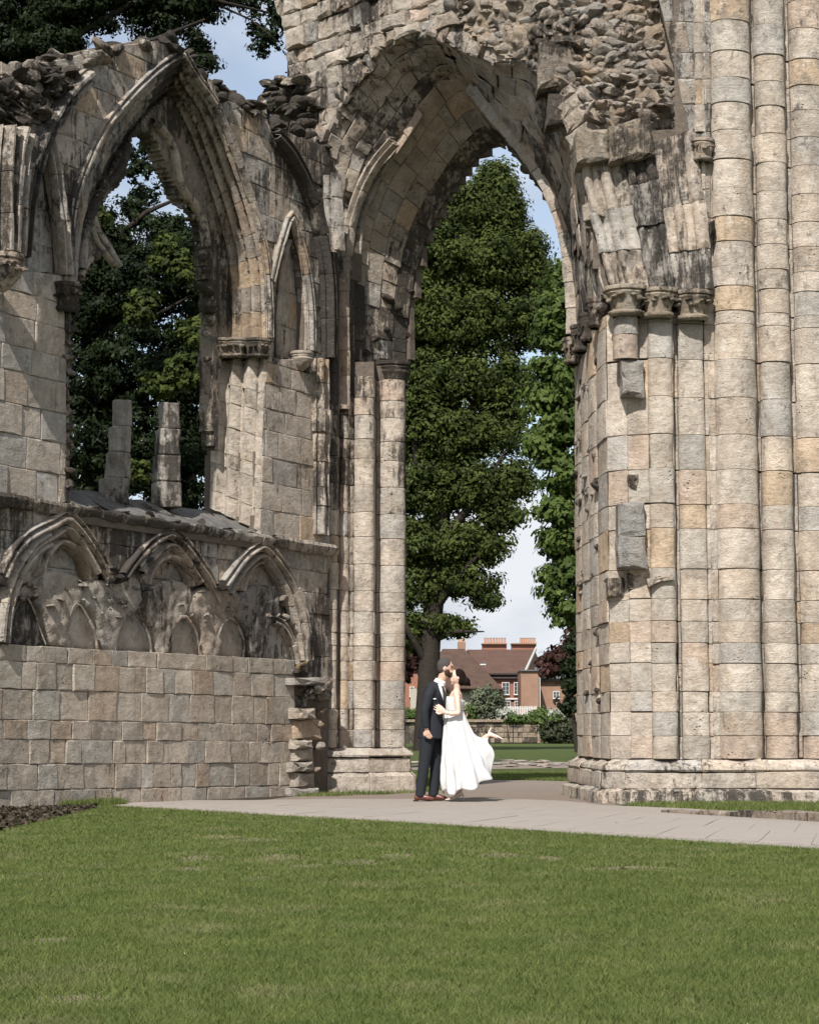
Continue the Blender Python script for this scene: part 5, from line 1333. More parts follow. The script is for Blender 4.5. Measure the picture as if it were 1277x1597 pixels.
# copper beech, left behind the trunk and right behind the pier
def smalltree(name, px, D, lst, leaf, mat, label, cat, clump=.5, per=30, tr=.3, up=.6):
    b_ = Vector((hx(px, D), D, 0)); e_ = empty(name, b_, label, cat); q = lst[0]
    vf = limb([Vector((b_.x, D, -.1)), atD(q[0], (q[1] + 1150) / 2, D), atD(q[0], q[1], D)], [tr, tr * .7, tr * .2], 8); mk('trunk' if tr > .1 else 'stem', vf[0], vf[1], BARK, e_, True)
    crown('crown' if tr > .1 else 'foliage', e_, lobes_px(lst, D, 1), leaf, mat, clump, per, .4, up, .7); return e_
smalltree('copper_beech_tree', 615, 112, [(620,1010,40,50,90),(640,985,22,30,30),(600,960,40,60,60),(655,1020,16,20,14)], .2, LEAF_C, 'dark copper-leaved tree left of the big trunk, behind the clustered pier', 'tree')
smalltree('copper_beech_tree', 900, 150, [(885,1030,36,24,70),(860,1040,20,14,24),(905,1000,30,30,40)], .24, LEAF_C, 'copper-leaved tree beyond the slate-roofed house, right of the opening', 'tree')
smalltree('dark_sapling_tree', 900, 88, [(892,1060,16,30,26),(886,1095,12,24,18),(898,1010,14,30,24),(884,1040,9,9,6)], .12, LEAF_D, 'thin dark-leaved young tree against the right-hand pier edge, in front of the houses', 'tree', .3, 26, .12)
GREY = leafmat('silvery_shrub_leaves', (.07, .085, .052), (.17, .185, .12), .15, .6, .5)
SHR = leafmat('garden_shrub_leaves', (.04, .07, .018), (.12, .16, .05), .2, .5, .5)
DSH = leafmat('dark_hedge_leaves', (.02, .028, .014), (.06, .06, .035), .1, .5, .5)
WBL = leafmat('white_blossom', (.14, .17, .10), (.42, .42, .37), .1, .6, 1)
for nm, px, lst, mt_, lb in (
   ('silvery_shrub', 757, [(757,1098,26,24,90),(745,1082,10,10,16),(770,1100,16,20,40),(760,1078,9,8,12)], GREY, 'large silvery grey-green shrub behind the garden wall, right of the bride'),
   ('green_shrub', 733, [(733,1112,15,14,40)], SHR, 'low bright green shrub at the left foot of the silvery shrub'),
   ('green_shrub', 640, [(640,1116,16,10,40),(625,1116,14,12,30)], SHR, 'low green shrub above the shaded wall left of the groom'),
   ('garden_shrub', 800, [(800,1120,16,6,24),(822,1120,14,5,20)], SHR, 'clipped green shrub rising above the garden wall below the white fence'),
   ('climbing_shrub', 850, [(843,1118,14,10,36),(862,1122,12,8,24),(848,1128,8,8,10)], SHR, 'green shrub spilling over the wall beside its end pillar'),
   ('dark_hedge', 868, [(858,1140,16,19,90),(875,1142,14,18,60),(890,1142,14,18,60)], DSH, 'dark clipped hedge right of the garden wall'),
   ('flowering_shrub', 866, [(864,1114,12,6,26),(882,1113,11,7,22)], WBL, 'white-blossomed shrub above the dark hedge'),
   ('white_rose_shrub', 795, [(790,1112,9,4,12)], WBL, 'small pale-flowered shrub by the white garden fence')):
    smalltree(nm, px, 147 if nm not in ('silvery_shrub', 'green_shrub') else 156, lst, .13, mt_, lb, 'hedge' if 'hedge' in nm else 'shrub', .35, 22, .04)

# ================================================================== GARDEN WALL AND HOUSES
BRICK = simple('red_brick', (.26, .125, .085), .9, .1, .3, 1.6, .02, 8); BRICK2 = simple('mellow_brick', (.27, .165, .118), .9, .1, .3, 1.2, .02, 8)
TILE = simple('brown_roof_tile', (.082, .052, .040), .9, .1, .45, 1.3, .06, 5); TILE2 = simple('red_brown_tile', (.098, .058, .046), .9, .1, .4, 1.1, .06, 5)
SLATE = simple('grey_slate', (.11, .11, .115), .6, .3, .2, 2); WHT = simple('white_paint', (.60, .59, .56), .6, .3, .06); REND = simple('pale_render', (.36, .33, .28), .9, .1, .12)
GLASS = simple('dark_window_glass', (.05, .06, .07), .12, .5, .1); POT = simple('terracotta_pot', (.40, .24, .16), .85, .1, .2); LEAD = simple('dark_eaves', (.05, .045, .04), .8, .2)
def bx(name, parent, mat, x0, x1, y0, y1, D, dep=.3, z0=None):
    a, c_ = atD(x0, y0, D), atD(x1, y1, D); v, f = box(a.x, c_.x, D, D + dep, z0 if z0 is not None else c_.z, a.z)
    return mk(name, [Vector(q) for q in v], f, mat, parent)
gw = empty('garden_wall', Vector((hx(780, 150), 150, 0)), 'low coursed stone garden wall with flat coping across the far lawn', 'wall'); gw['kind'] = 'thing'
bx('wall_core', gw, CORE, 560, 842, 1124.5, 1160, 150.2, .4, -.1)
gwr = random.Random(4)
for r in range(4):
    ya, yb = 1126 + r * 8.2, 1134 + r * 8.2; x = 728.0
    while x < 840:
        w = gwr.uniform(6, 13); x1 = min(x + w, 840); A = [atD(x, yb, 150), atD(x1, yb, 150), atD(x1, ya, 150), atD(x, ya, 150)]; x += w
        vf = prism(A, Vector((0, -1, 0)), .3, .02, gwr.uniform(.0, .05), .01, .012, .01); o = mk('wall_block', vf[0], vf[1], STONE, gw); o.color = (.36, .30, .24, gwr.uniform(.3, .75))
o = bx('shaded_wall_face', gw, STONE, 560, 727, 1127, 1160, 150.05, .2, -.1); o.color = (.28, .25, .21, .7)  # darker stone colour puts the shade into this stretch of wall
bx('coping', gw, STONE, 558, 842, 1122, 1126, 149.8, .9).color = (.34, .28, .22, .4)
gpil = bx('gate_pillar', None, STONE, 838, 843, 1122, 1160, 149.4, .8, -.1); gpil.color = (.48, .40, .31, .2); tag(gpil, 'slim pale square pillar closing the right end of the garden wall', 'pillar')
hf = empty('garden_fence', Vector((hx(810, 160), 160, 0)), 'white paled garden fence in front of the mellow brick house', 'fence')
for i in range(19): x = 786 + i * 2.7; bx('pale', hf, WHT, x, x + 1.6, 1101 + (i % 3) * .4, 1118, 160, .08, -.1)
for y in (1104, 1112): bx('rail', hf, WHT, 785, 839, y, y + 1.2, 160.12, .08)

def window(parent, x0, x1, y0, y1, D, nx=2, ny=3, label=None):
    f = bx('window', parent, WHT, x0, x1, y0, y1, D - .12, .10)
    for i in range(nx):
        for j in range(ny):
            w, h = (x1-x0-1.2)/nx, (y1-y0-1.2)/ny
            bx('pane', f, GLASS, x0 + .6 + i*w + .35, x0 + .6 + (i+1)*w - .35, y0 + .6 + j*h + .35, y0 + .6 + (j+1)*h - .35, D - .14, .03)
    bx('sill', f, WHT, x0 - .5, x1 + .5, y1, y1 + 1, D - .25, .2); return f
def poly_roof(name, parent, mat, tri, D0s):
    V = [atD(x, y, d) for (x, y), d in zip(tri, D0s)]; V2 = [p + Vector((0, .4, -.25)) for p in V]; n = len(V)
    return mk(name, V + V2, [tuple(range(n)), tuple(reversed(range(n, 2*n)))] + [(i, (i+1) % n, n + (i+1) % n, n + i) for i in range(n)], mat, parent)
# big hipped roof in front
h1 = empty('hipped_house', Vector((hx(720, 165), 165, 0)), 'house with great sweeping brown hipped roof and dark eaves, behind the bride', 'house')
bx('wall', h1, REND, 640, 781, 1074, 1150, 165, 10, -.2)
poly_roof('roof', h1, TILE, [(650,1072),(784,1075),(724,1012),(690,1012)], [164, 164, 171, 171]); poly_roof('roof', h1, TILE, [(784,1075),(783,1073),(724,1012)], [164, 178, 171])
bx('eaves', h1, LEAD, 690, 784, 1073, 1079, 164.3, 1)
st = bx('chimney', h1, BRICK2, 714, 726, 1001, 1018, 171, 1.5); 
for i in range(4): bx('chimney_pot', st, POT, 715 + i * 2.8, 716.8 + i * 2.8, 996, 1001, 171.5, .4)
window(h1, 704, 712, 1046, 1060, 168.0, 1, 2)
for px in ():
    pass
# house behind with long ridge, two chimney stacks, dormers, sash windows
h2 = empty('ridged_house', Vector((hx(790, 176), 176, 0)), 'tall brick house with red-brown tiled roof, two big potted chimney stacks and white sash windows', 'house')
bx('wall', h2, BRICK, 757, 815, 1050, 1125, 176, 9, -.2)
poly_roof('roof', h2, TILE2, [(752,1051),(817,1051),(833,1013),(728,1013)], [175.3, 175.3, 181, 181]); poly_roof('roof', h2, TILE2, [(728,1013),(833,1013),(850,1052),(730,1052)], [181, 181, 187, 187])
poly_roof('gable_wall', h2, BRICK2, [(817,1051),(833,1013),(848,1052),(848,1110),(818,1110)], [176, 181, 186, 186, 176])
poly_roof('verge_board', h2, WHT, [(817,1046),(835,1008),(836.5,1010),(819,1049)], [175, 180.5, 180.5, 175])
bx('white_band', h2, WHT, 767, 811, 1052, 1058, 175.7, .35); bx('gutter', h2, LEAD, 760, 813, 1049.5, 1052, 175.3, .7)
window(h2, 782.5, 794, 1064, 1083, 176); window(h2, 801, 811.5, 1064, 1083, 176)
bx('white_band', h2, WHT, 784, 811, 1088.5, 1091, 175.8, .2); window(h2, 786, 796, 1093, 1104, 176, 2, 2); window(h2, 802, 810, 1093, 1104, 176, 2, 2)
for x0, x1, y0, y1 in ((752,790,1003,1016),(798,836,1003,1016)):
    st = bx('chimney', h2, BRICK, x0, x1, y0, y1, 181.5, 1.6); bx('chimney_cap', st, BRICK2, x0 - .7, x1 + .7, y0, y0 + 1.6, 181.2, 2.2)
    xa = x0 + 2 if x0 < 780 else x0 + 12; npot = 8 if x0 < 780 else 7
    for i in range(npot):
        w = (x1 - xa - 1) / npot; c0 = atD(xa + (i + .5) * w, y0, 182); 
        vf = limb([c0, c0 + Vector((0, 0, .25)), c0 + Vector((0, 0, .42)), c0 + Vector((0, 0, .46))], [.11, .09, .09, .12], 8); mk('chimney_pot', vf[0], vf[1], POT, st)
for x0, x1, y0, y1 in ((748,758,1034,1046),(778,784,1037,1045)):
    dm = bx('dormer', h2, SLATE, x0, x1, y0, y1, 177.4, 2.6); bx('window', dm, WHT, x0 + .6, x1 - .6, y0 + 1.5, y1 - .5, 177.3, .09); bx('pane', dm, GLASS, x0 + 1.8, x1 - 1.8, y0 + 3, y1 - 2, 177.26, .03)
# brick block and slate-roofed wing on the right
h3 = empty('brick_block_house', Vector((hx(826, 166), 166, 0)), 'plain mellow brick block with a white downpipe, right of the sash-windowed house', 'house')
bx('wall', h3, BRICK2, 812, 840, 1046, 1125, 166, 5, -.2); bx('parapet_coping', h3, SLATE, 811.3, 840.7, 1044.5, 1046.5, 165.8, 5.4); bx('downpipe', h3, WHT, 840.9, 842.4, 1050, 1115, 166, .15)
h4 = empty('slate_roofed_house', Vector((hx(863, 170), 170, 0)), 'low brick wing with grey slate roof and one small white window, at the right', 'house')
bx('wall', h4, BRICK2, 843, 905, 1058, 1125, 170, 7, -.2); poly_roof('roof', h4, SLATE, [(840,1058),(906,1058),(900,1041),(833,1041)], [169.4, 169.4, 174, 174]); window(h4, 862, 872, 1078, 1089, 170, 2, 2)
st = bx('chimney', h4, BRICK2, 883, 898, 1026, 1046, 173, 1.4); bx('chimney_cap', st, BRICK, 882.4, 898.6, 1026, 1028, 172.8, 1.8)
h5 = empty('red_brick_house', Vector((hx(637, 172), 172, 0)), 'red brick house with white sash windows left of the big tree trunk', 'house')
bx('wall', h5, BRICK, 560, 660, 1030, 1125, 172, 8, -.2); poly_roof('roof', h5, TILE, [(556,1030),(664,1030),(650,990),(570,990)], [171, 171, 176, 176])
window(h5, 638.5, 646, 1071, 1086, 172, 1, 2); window(h5, 640, 646, 1097, 1107, 172, 1, 2)
for i, (px, D, r, nn) in enumerate(((520, 210, 60, 60), (1000, 230, 70, 60), (1200, 200, 80, 60), (300, 230, 90, 60), (60, 220, 90, 60))):
    smalltree('distant_tree', px, D, [(px, 1060, r, 60, nn * 2)], .4, LEAF_D, ['round dark tree far behind the clustered pier', 'round dark tree far behind the great pier', 'rightmost round dark tree on the skyline', 'dark tree far behind the middle of the aisle wall', 'leftmost round dark tree far behind the aisle wall'][i], 'tree', 1.2, 26)
# ================================================================== THE COUPLE
PD = 26.4; PO = Vector((hx(690, PD), PD, 0.012))
SKIN = simple('skin', (.52, .33, .24), .55, .4, .06, 20); SKINW = simple('fair_skin', (.60, .41, .32), .5, .4, .05, 20)
SUIT = simple('charcoal_suit_cloth', (.019, .021, .026), .85, .2, .22, 60, .0015, 300); SHIRT = simple('white_shirt_cotton', (.74, .74, .73), .8, .2, .03)
TIE = simple('dark_green_tie', (.035, .045, .04), .6, .3, .2, 40); SHOE = simple('brown_leather', (.115, .038, .026), .35, .5, .2, 12)
SATIN = simple('white_satin', (.56, .555, .55), .5, .35, .02, 4, .002, 40); NUDE = simple('pale_court_shoe', (.66, .54, .47), .4, .4, .05)
HAIRM = simple('greying_dark_hair', (.055, .049, .046), .85, .3, .4, 60, .004, 160); HAIRW = simple('dark_brown_hair', (.011, .006, .005), .9, .12, .45, 30, .006, 70)
BEARD = simple('dark_beard', (.045, .026, .018), .85, .2, .3, 60, .004, 160); LIP = simple('lips', (.38, .16, .14), .5, .4, .1); LASH = simple('lashes', (.02, .015, .012), .7)
V3 = Vector
def tube(pts, rad, seg=14, cap=.45):
    pts = [V3(p) for p in pts]; rr = [(r, r) if not isinstance(r, tuple) else r for r in rad]; n = len(pts)
    rings = []
    for i, p in enumerate(pts):
        a = (pts[min(i+1, n-1)] - pts[max(i-1, 0)]).normalized()
        ref = V3((1, 0, 0)) if abs(a.x) < .8 else V3((0, 0, 1))
        u = (ref - a * ref.dot(a)).normalized(); w = a.cross(u); rings.append((p, u, w, rr[i], a))
    def ring(p, u, w, r): return [p + u * math.cos(2*math.pi*j/seg) * r[0] + w * math.sin(2*math.pi*j/seg) * r[1] for j in range(seg)]
    V = []
    p, u, w, r, a = rings[0]; m = min(r)
    V += ring(p - a * m * cap, u, w, (r[0]*.5, r[1]*.5)); V += ring(p - a * m * cap * .6, u, w, (r[0]*.85, r[1]*.85))
    for q in rings: V += ring(*q[:4])
    p, u, w, r, a = rings[-1]; m = min(r)
    V += ring(p + a * m * cap * .6, u, w, (r[0]*.85, r[1]*.85)); V += ring(p + a * m * cap, u, w, (r[0]*.5, r[1]*.5))
    k = n + 4; Fc = [(i*seg+j, i*seg+(j+1)%seg, (i+1)*seg+(j+1)%seg, (i+1)*seg+j) for i in range(k-1) for j in range(seg)]
    Fc += [tuple(reversed(range(seg))), tuple(range((k-1)*seg, k*seg))]
    return V, Fc
def ell(c, r, rot=0.0, seg=16, rings=10):
    V = []; Fc = []; c = V3(c); M = Matrix.Rotation(rot, 3, 'Y')
    for i in range(rings + 1):
        th = math.pi * (i + .0) / rings; th = min(max(th, .12), math.pi - .12)
        for j in range(seg):
            ph = 2*math.pi*j/seg; V.append(c + M @ V3((math.sin(th)*math.cos(ph)*r[0], math.sin(th)*math.sin(ph)*r[1], math.cos(th)*r[2])))
    for i in range(rings):
        for j in range(seg): Fc.append((i*seg+j, (i+1)*seg+j, (i+1)*seg+(j+1)%seg, i*seg+(j+1)%seg))
    Fc += [tuple(range(seg)), tuple(reversed(range(rings*seg, (rings+1)*seg)))]
    return V, Fc
def fuse(name, lst, mat, parent, vox=.010, smooth=4):
    V, Fc = join(lst); V = [PO + V3(v) for v in V]
    o = mk(name, V, Fc, mat, parent, True)
    r = o.modifiers.new('remesh', 'REMESH'); r.mode = 'VOXEL'; r.voxel_size = vox; r.use_smooth_shade = True
    s = o.modifiers.new('smooth', 'SMOOTH'); s.factor = .5; s.iterations = smooth
    return o
def plain(name, vf, mat, parent, solid=0, sub=0):
    o = mk(name, [PO + V3(v) for v in vf[0]], vf[1], mat, parent, True)
    if solid: m = o.modifiers.new('solid', 'SOLIDIFY'); m.thickness = solid
    if sub: m = o.modifiers.new('sub', 'SUBSURF'); m.levels = sub; m.render_levels = sub
    return o
def hand(wrist, palm_end, side, curl, size=1.0, thumb=None):
    """palm and five bent fingers; side = across the palm, curl = direction the fingers bend to."""
    w, e = V3(wrist), V3(palm_end); d = (e - w).normalized(); s = V3(side).normalized(); c = V3(curl).normalized(); L_ = []
    L_.append(tube([w, w.lerp(e, .5), e], [(.026*size, .018*size), (.034*size, .016*size), (.036*size, .013*size)]))
    for k, (o, ln) in enumerate(((-.030, .062), (-.010, .073), (.010, .068), (.029, .052))):
        b_ = e + s * o * size - d * .012; m1 = b_ + (d * .55 + s * o * 2.0) * ln * size + c * .006; m2 = m1 + (d * .42 + c * .30) * ln * size
        L_.append(tube([b_, m1, m2], [.0092*size, .0085*size, .0070*size], 8))
    t0 = w.lerp(e, .35) - s * .028 * size; t1 = t0 - s * .026 * size + d * .025 * size; t2 = t1 + d * .030 * size + c * .006
    L_.append(tube([t0, t1, t2], [.0115*size, .010*size, .008*size], 8)); return L_

# ---------------------------------------------------------------- the groom, facing right, arms down
gm = empty('person', PO + V3((-.17, 0, 0)), 'bearded man in dark suit, white shirt and brown shoes, bending to kiss the bride', 'person', 'wedding couple')
hc = V3((.045, -.01, 1.685))
body = [tube([(-.14,0,.88),(-.13,0,1.05),(-.11,0,1.25),(-.09,0,1.40),(-.06,0,1.47)], [(.11,.14),(.105,.13),(.12,.16),(.11,.145),(.07,.09)]),
        tube([(-.06,0,1.44),(-.015,-.005,1.53),(.025,-.01,1.62)], [.066, .060, .062]),
        ell(hc + V3((-.008,0,.015)), (.098,.076,.112), .15), ell(hc + V3((.045,0,-.055)), (.052,.052,.058), .2),
        ell(hc + V3((.092,0,-.012)), (.016,.012,.024), -.3), ell(hc + V3((.080,0,.03)), (.02,.05,.018)),
        ell(hc + V3((-.018,-.078,-.005)), (.020,.010,.032), .2), ell(hc + V3((-.018,.078,-.005)), (.020,.010,.032), .2),
        tube([(-.15,-.17,1.36),(-.235,-.24,1.14),(-.21,-.235,.915)], [.05,.042,.03]), tube([(-.03,.18,1.39),(.08,.22,1.2),(.20,.16,1.12)], [.05,.042,.03]),
        tube([(-.19,-.085,.88),(-.235,-.08,.50),(-.285,-.075,.11)], [.085,.058,.04]), tube([(-.10,.085,.88),(-.09,.08,.50),(-.125,.06,.11)], [.085,.058,.04])]
body += hand((-.208,-.235,.905), (-.188,-.237,.845), (1,.1,0.2), (.5,.5,-.1), 1.0) + hand((.20,.16,1.12), (.27,.12,1.11), (0,.3,1), (0,-1,0), 1.0)
fuse('body', body, SKIN, gm, .008, 3)
jk = [tube([(-.155,0,.80),(-.150,0,.90),(-.135,0,1.04),(-.13,0,1.12),(-.11,0,1.26),(-.095,0,1.36),(-.085,0,1.44),(-.06,0,1.49)], [(.165,.195),(.162,.190),(.145,.175),(.142,.170),(.158,.195),(.158,.205),(.140,.190),(.085,.11)], 20, .1),
      tube([(-.135,-.165,1.42),(-.185,-.215,1.33),(-.232,-.245,1.14),(-.228,-.246,1.04),(-.215,-.238,.93)], [.068,.066,.056,.052,.047], 14, .2),
      tube([(-.04,.15,1.42),(.0,.2,1.33),(.075,.225,1.2),(.19,.165,1.125)], [.068,.066,.056,.046], 14, .2),
      tube([(-.155,0,.80),(-.155,0,.795)], [(.172,.2),(.172,.2)], 20, .05)]
jo = fuse('jacket', jk, SUIT, gm, .011, 3)
tz_ = [tube([(-.155,0,.93),(-.155,0,.84)], [(.14,.17),(.135,.165)], 18, .2),
       tube([(-.185,-.082,.88),(-.205,-.082,.70),(-.232,-.08,.50),(-.262,-.076,.28),(-.285,-.074,.09),(-.286,-.074,.06)], [(.105,.095),(.092,.09),(.076,.075),(.068,.066),(.064,.062),(.066,.062)], 16, .1),
       tube([(-.115,.082,.88),(-.105,.082,.70),(-.088,.08,.50),(-.095,.07,.28),(-.118,.062,.09),(-.118,.062,.06)], [(.105,.095),(.092,.09),(.076,.075),(.068,.066),(.064,.062),(.066,.062)], 16, .1)]
fuse('trousers', tz_, SUIT, gm, .010, 3)
for hx_, y in ((-.345, -.075), (-.175, .06)):
    s = fuse('shoe', [tube([(hx_, y, .045),(hx_+.08, y, .055),(hx_+.16, y-.01, .042),(hx_+.225, y-.015, .030)], [(.038,.036),(.046,.040),(.034,.044),(.022,.036)], 14), tube([(hx_+.04, y, .06),(hx_+.06, y, .10)], [.042,.036])], SHOE, gm, .008, 2)
    v, f = box(hx_ - .03, hx_ + .035, y - .03, y + .03, 0, .018); plain('heel', (v, f), LASH, s)
def jell(x, z, up):
    tb = [(1.04,-.135,.145,.175),(1.12,-.13,.142,.170),(1.26,-.11,.158,.195),(1.36,-.095,.158,.205),(1.44,-.085,.140,.190),(1.49,-.06,.085,.11)]
    for i in range(len(tb)-1):
        if z <= tb[i+1][0]:
            q = max(0, (z - tb[i][0]) / (tb[i+1][0] - tb[i][0])); c_, a_, b_ = (tb[i][k] + (tb[i+1][k]-tb[i][k])*q for k in (1,2,3)); break
    else: c_, a_, b_ = tb[-1][1:]
    k = max(-.97, min(.97, (x - c_) / a_)); return V3((x, -b_ * math.sqrt(1 - k*k) - up, z))
def chestpiece(name, rows, mat, up, nx=6, th=.006):
    V = []; 
    for z, xa, xb in rows:
        for i in range(nx + 1): V.append(jell(xa + (xb-xa)*i/nx, z, up))
    Fc = [(j*(nx+1)+i, j*(nx+1)+i+1, (j+1)*(nx+1)+i+1, (j+1)*(nx+1)+i) for j in range(len(rows)-1) for i in range(nx)]
    return plain(name, (V, Fc), mat, gm, th)
chestpiece('shirt', [(1.24,.022,.03),(1.30,.0,.035),(1.36,-.022,.04),(1.42,-.04,.04),(1.46,-.052,.02),(1.485,-.062,.01)], SHIRT, .006)
chestpiece('tie', [(1.23,.020,.034),(1.30,.012,.040),(1.38,.004,.036),(1.43,-.006,.022),(1.46,-.016,.014)], TIE, .016, 3)
chestpiece('lapel', [(1.20,.010,.026),(1.28,-.045,.006),(1.35,-.078,-.018),(1.40,-.072,-.036),(1.46,-.085,-.052),(1.48,-.08,-.06)], SUIT, .014, 4, .007)
plain('shirt_collar', tube([(-.052,-.0,1.475),(-.030,-.003,1.515),(-.020,-.005,1.54)], [(.082,.086),(.074,.074),(.068,.068)], 18, .02), SHIRT, gm)
plain('pocket_square', box(-.125, -.085, -.212, -.20, 1.285, 1.30), SHIRT, gm)
fuse('hair', [ell(hc + V3((-.020,0,.040)), (.099,.082,.100), .12), ell(hc + V3((-.050,0,.0)), (.062,.079,.075), 0)], HAIRM, gm, .009, 2)
fuse('beard', [ell(hc + V3((.048,0,-.072)), (.055,.058,.046), .25), ell(hc + V3((.012,-.052,-.05)), (.035,.026,.050), .2), ell(hc + V3((.012,.052,-.05)), (.035,.026,.050), .2), ell(hc + V3((.088,0,-.042)), (.014,.026,.009))], BEARD, gm, .007, 2)
plain('eyebrow', ell(hc + V3((.066,-.045,.036)), (.020,.012,.005), .1), HAIRM, gm); plain('closed_eye', ell(hc + V3((.068,-.050,.016)), (.014,.010,.004), .15), LASH, gm)

# ---------------------------------------------------------------- the bride, facing left, one foot kicked up
br = empty('person', PO + V3((.2, 0, 0)), 'woman in strapless white satin dress and pale heels, one foot kicked up behind', 'person', 'wedding couple')
wh = V3((.188, -.01, 1.572))
wb = [tube([(.15,0,1.02),(.147,0,1.12),(.155,0,1.22),(.17,0,1.31),(.178,0,1.365),(.18,0,1.40)], [(.11,.12),(.092,.10),(.105,.12),(.092,.135),(.075,.14),(.045,.07)], 18, .2),
      tube([(.182,0,1.38),(.186,-.003,1.44),(.19,-.005,1.51)], [.046,.041,.043]),
      ell(wh, (.082,.068,.098), -.35), ell(wh + V3((-.048,0,-.035)), (.040,.042,.050), -.4), ell(wh + V3((-.088,0,.006)), (.013,.010,.019), .5), ell(wh + V3((-.060,0,-.078)), (.018,.02,.016)),
      ell(wh + V3((.012,-.068,-.008)), (.014,.008,.024), 0),
      tube([(.175,-.125,1.37),(.182,-.165,1.30),(.192,-.205,1.195),(.198,-.225,1.115)], [(.042,.042),(.043,.043),(.036,.036),(.032,.032)], 14),
      tube([(.198,-.225,1.112),(.11,-.235,1.105),(.02,-.232,1.125)], [.033,.030,.021], 14),
      tube([(.165,.125,1.37),(.08,.19,1.44),(-.02,.17,1.50)], [.040,.034,.028], 12), tube([(-.02,.17,1.50),(-.09,.08,1.52)], [.027,.02], 12),
      tube([(.19,-.04,.95),(.21,-.03,.55),(.215,-.02,.30),(.222,-.02,.13)], [.085,.058,.050,.032], 14),
      tube([(.20,.06,.95),(.28,.07,.62),(.33,.06,.50)], [.085,.066,.055], 14), tube([(.33,.06,.50),(.45,.04,.68),(.545,.0,.805),(.57,-.01,.825)], [.052,.050,.034,.030], 14),
      tube([(.565,-.01,.83),(.62,-.012,.835),(.70,-.015,.80)], [(.026,.026),(.024,.03),(.016,.028)], 12), tube([(.222,-.02,.12),(.18,-.022,.07),(.11,-.025,.035)], [.028,.026,.02], 12)]
wb += hand((.025,-.232,1.125), (-.035,-.225,1.165), (.55,-.05,.8), (-.3,.9,.1), 1.18)
fuse('body', wb, SKINW, br, .0065, 2)
plain('bodice', tube([(.148,0,1.115),(.148,0,1.16),(.150,0,1.22),(.155,0,1.27),(.163,0,1.305)], [(.117,.128),(.118,.128),(.128,.138),(.134,.144),(.128,.146)], 28, .01), SATIN, br)
HH = [(180,(-.01,-.02,.125),(-.005,-.02,.68)),(215,(.04,-.20,.115),(.03,-.16,.68)),(250,(.16,-.33,.10),(.11,-.26,.66)),(280,(.30,-.36,.16),(.23,-.30,.64)),(305,(.47,-.32,.21),(.36,-.30,.56)),(330,(.60,-.22,.29),(.44,-.25,.57)),
      (350,(.655,-.09,.48),(.46,-.15,.67)),(12,(.615,-.06,.72),(.44,-.07,.79)),(35,(.56,.05,.86),(.38,.08,.85)),(70,(.38,.24,.50),(.28,.22,.72)),(105,(.24,.27,.26),(.19,.22,.68)),(145,(.06,.18,.14),(.05,.14,.68))]
HH = sorted([(a if a >= 12 else a, h, m) for a, h, m in HH]); NH = len(HH)
def cyc(th, k):
    a = [h[0] for h in HH]; i = 0
    while i < NH and a[i] <= th: i += 1
    i0 = (i - 1) % NH; i1 = i % NH; a0 = a[i0]; a1 = a[i1] + (360 if a[i1] <= a[i0] else 0); t_ = th + (360 if th < a0 else 0)
    u = (t_ - a0) / (a1 - a0); p = [V3(HH[(i0 + j) % NH][k]) for j in (-1, 0, 1, 2)]
    return .5 * (2*p[1] + (p[2]-p[0])*u + (2*p[0]-5*p[1]+4*p[2]-p[3])*u*u + (3*p[1]-p[0]-3*p[2]+p[3])*u**3)
NT, NS = 160, 44; V = []
for j in range(NS + 1):
    t_ = j / NS
    for i in range(NT):
        th = 360 * i / NT; a = R(th); w = V3((.147 + .119 * math.cos(a), .130 * math.sin(a), 1.135)); h, m = cyc(th, 1), cyc(th, 2); c_ = 2 * m - .5 * w - .5 * h
        p = w * (1-t_)**2 + c_ * 2*t_*(1-t_) + h * t_*t_
        out = V3((math.cos(a), math.sin(a), 0)); ph = a * 11 + 2.2 * t_ + 1.6 * noise.noise(V3((math.cos(a) * 2, math.sin(a) * 2, t_ * 1.5)))
        f = math.sin(ph); f = math.copysign(abs(f) ** .75, f); p = p + out * (f * (.003 + .026 * t_ ** 1.1) + .035 * t_ * noise.noise(V3((p.x * 7, p.y * 7, p.z * 5))))
        p = p + V3((0, 0, .03 * t_ * t_ * math.sin(a * 7 + 1) + .02 * t_ * noise.noise(p * 9))); V.append(p)
Fc = [(j*NT+i, j*NT+(i+1)%NT, (j+1)*NT+(i+1)%NT, (j+1)*NT+i) for j in range(NS) for i in range(NT)]
dr = plain('skirt', (V, Fc), SATIN, br, .004)
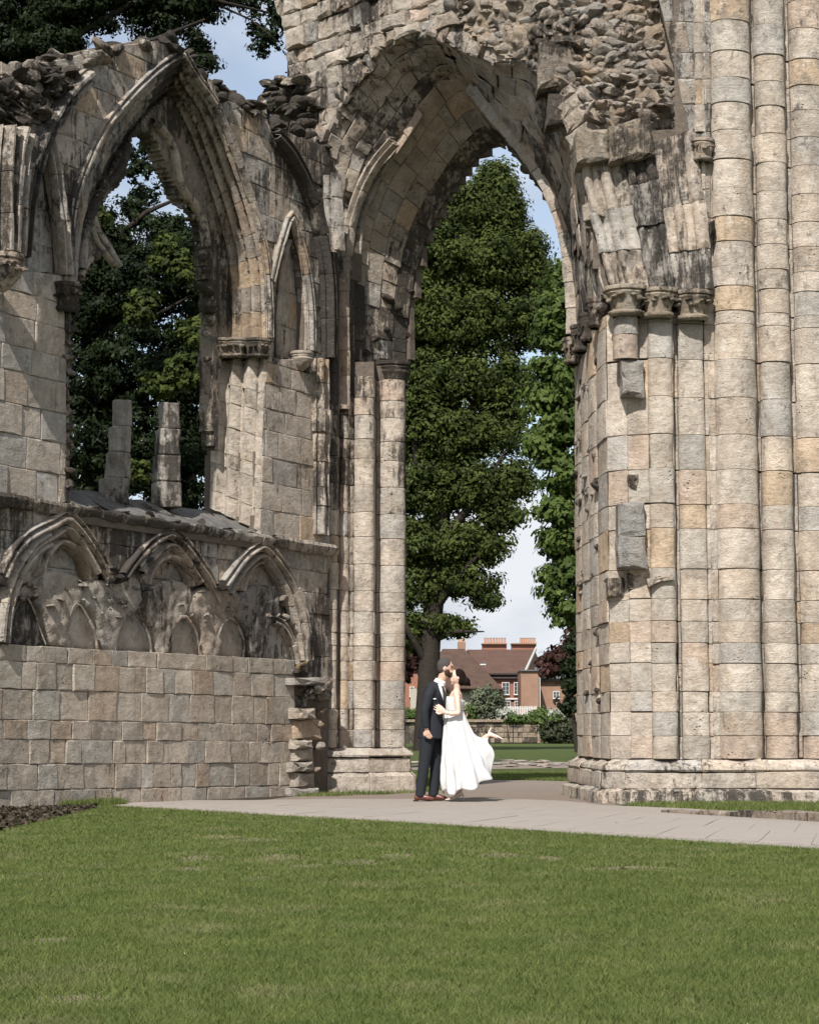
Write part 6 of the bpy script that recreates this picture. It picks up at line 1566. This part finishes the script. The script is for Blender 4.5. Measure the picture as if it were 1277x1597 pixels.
# gathered swags where the cloth is thrown up over the calf
def swag(pts, rad, name='skirt_fold'):
    V, Fc = tube(pts, rad, 18, .3); V = [v + V3((.012 * noise.noise(v * 14), .02 * noise.noise(v * 12 + V3((5,0,0))), .022 * noise.noise(v * 13 + V3((0,7,0))))) for v in V]
    o = fuse(name, [(V, Fc)], SATIN, dr, .009, 2)
0 and swag([(.34,-.26,.66),(.42,-.28,.62),(.50,-.24,.64),(.55,-.17,.72),(.555,-.08,.82)], [(.02,.02),(.045,.03),(.055,.04),(.05,.04),(.035,.04)])
0 and swag([(.26,-.30,.44),(.36,-.335,.36),(.47,-.32,.37),(.57,-.22,.52)], [(.02,.02),(.045,.03),(.05,.03),(.03,.03)])
0 and swag([(.36,-.20,.74),(.44,-.18,.765),(.51,-.12,.80),(.555,-.05,.86)], [(.03,.03),(.05,.055),(.055,.055),(.03,.035)])
fuse('hair', [ell(wh + V3((.028,0,.022)), (.082,.077,.090), -.2), ell(wh + V3((.055,0,-.025)), (.072,.075,.085), 0), ell(wh + V3((.115,-.01,-.055)), (.055,.060,.055), .4), tube([wh + V3((.13,-.01,-.08)), wh + V3((.17,-.015,-.10))], [.03, .014])], HAIRW, br, .008, 1)
plain('closed_eye', ell(wh + V3((-.055,-.045,.018)), (.012,.008,.004), -.3), LASH, br); plain('lips', ell(wh + V3((-.080,0,-.045)), (.010,.018,.010)), LIP, br)
def court(heel, ball, toe, up, spike):
    s = fuse('court_shoe', [tube([heel, V3(heel).lerp(V3(ball), .5), ball, toe], [(.026,.028),(.022,.030),(.018,.036),(.008,.014)], 14)], NUDE, br, .006, 2)
    plain('stiletto_heel', tube([V3(heel) + V3(spike[0]), V3(heel) + V3(spike[1])], [.014, .006], 10), NUDE, s)
court((.245,-.02,.095), (.12,-.025,.028), (.035,-.027,.018), None, ((.012,0,-.01), (.03,0,-.092)))
court((.590,-.012,.856), (.70,-.015,.815), (.765,-.017,.785), None, ((.0,0,.01), (.03,0,.075)))
plain('bracelet', tube([(.045,-.234,1.118),(.052,-.234,1.117)], [.026,.026], 14, .02), SHIRT, br)
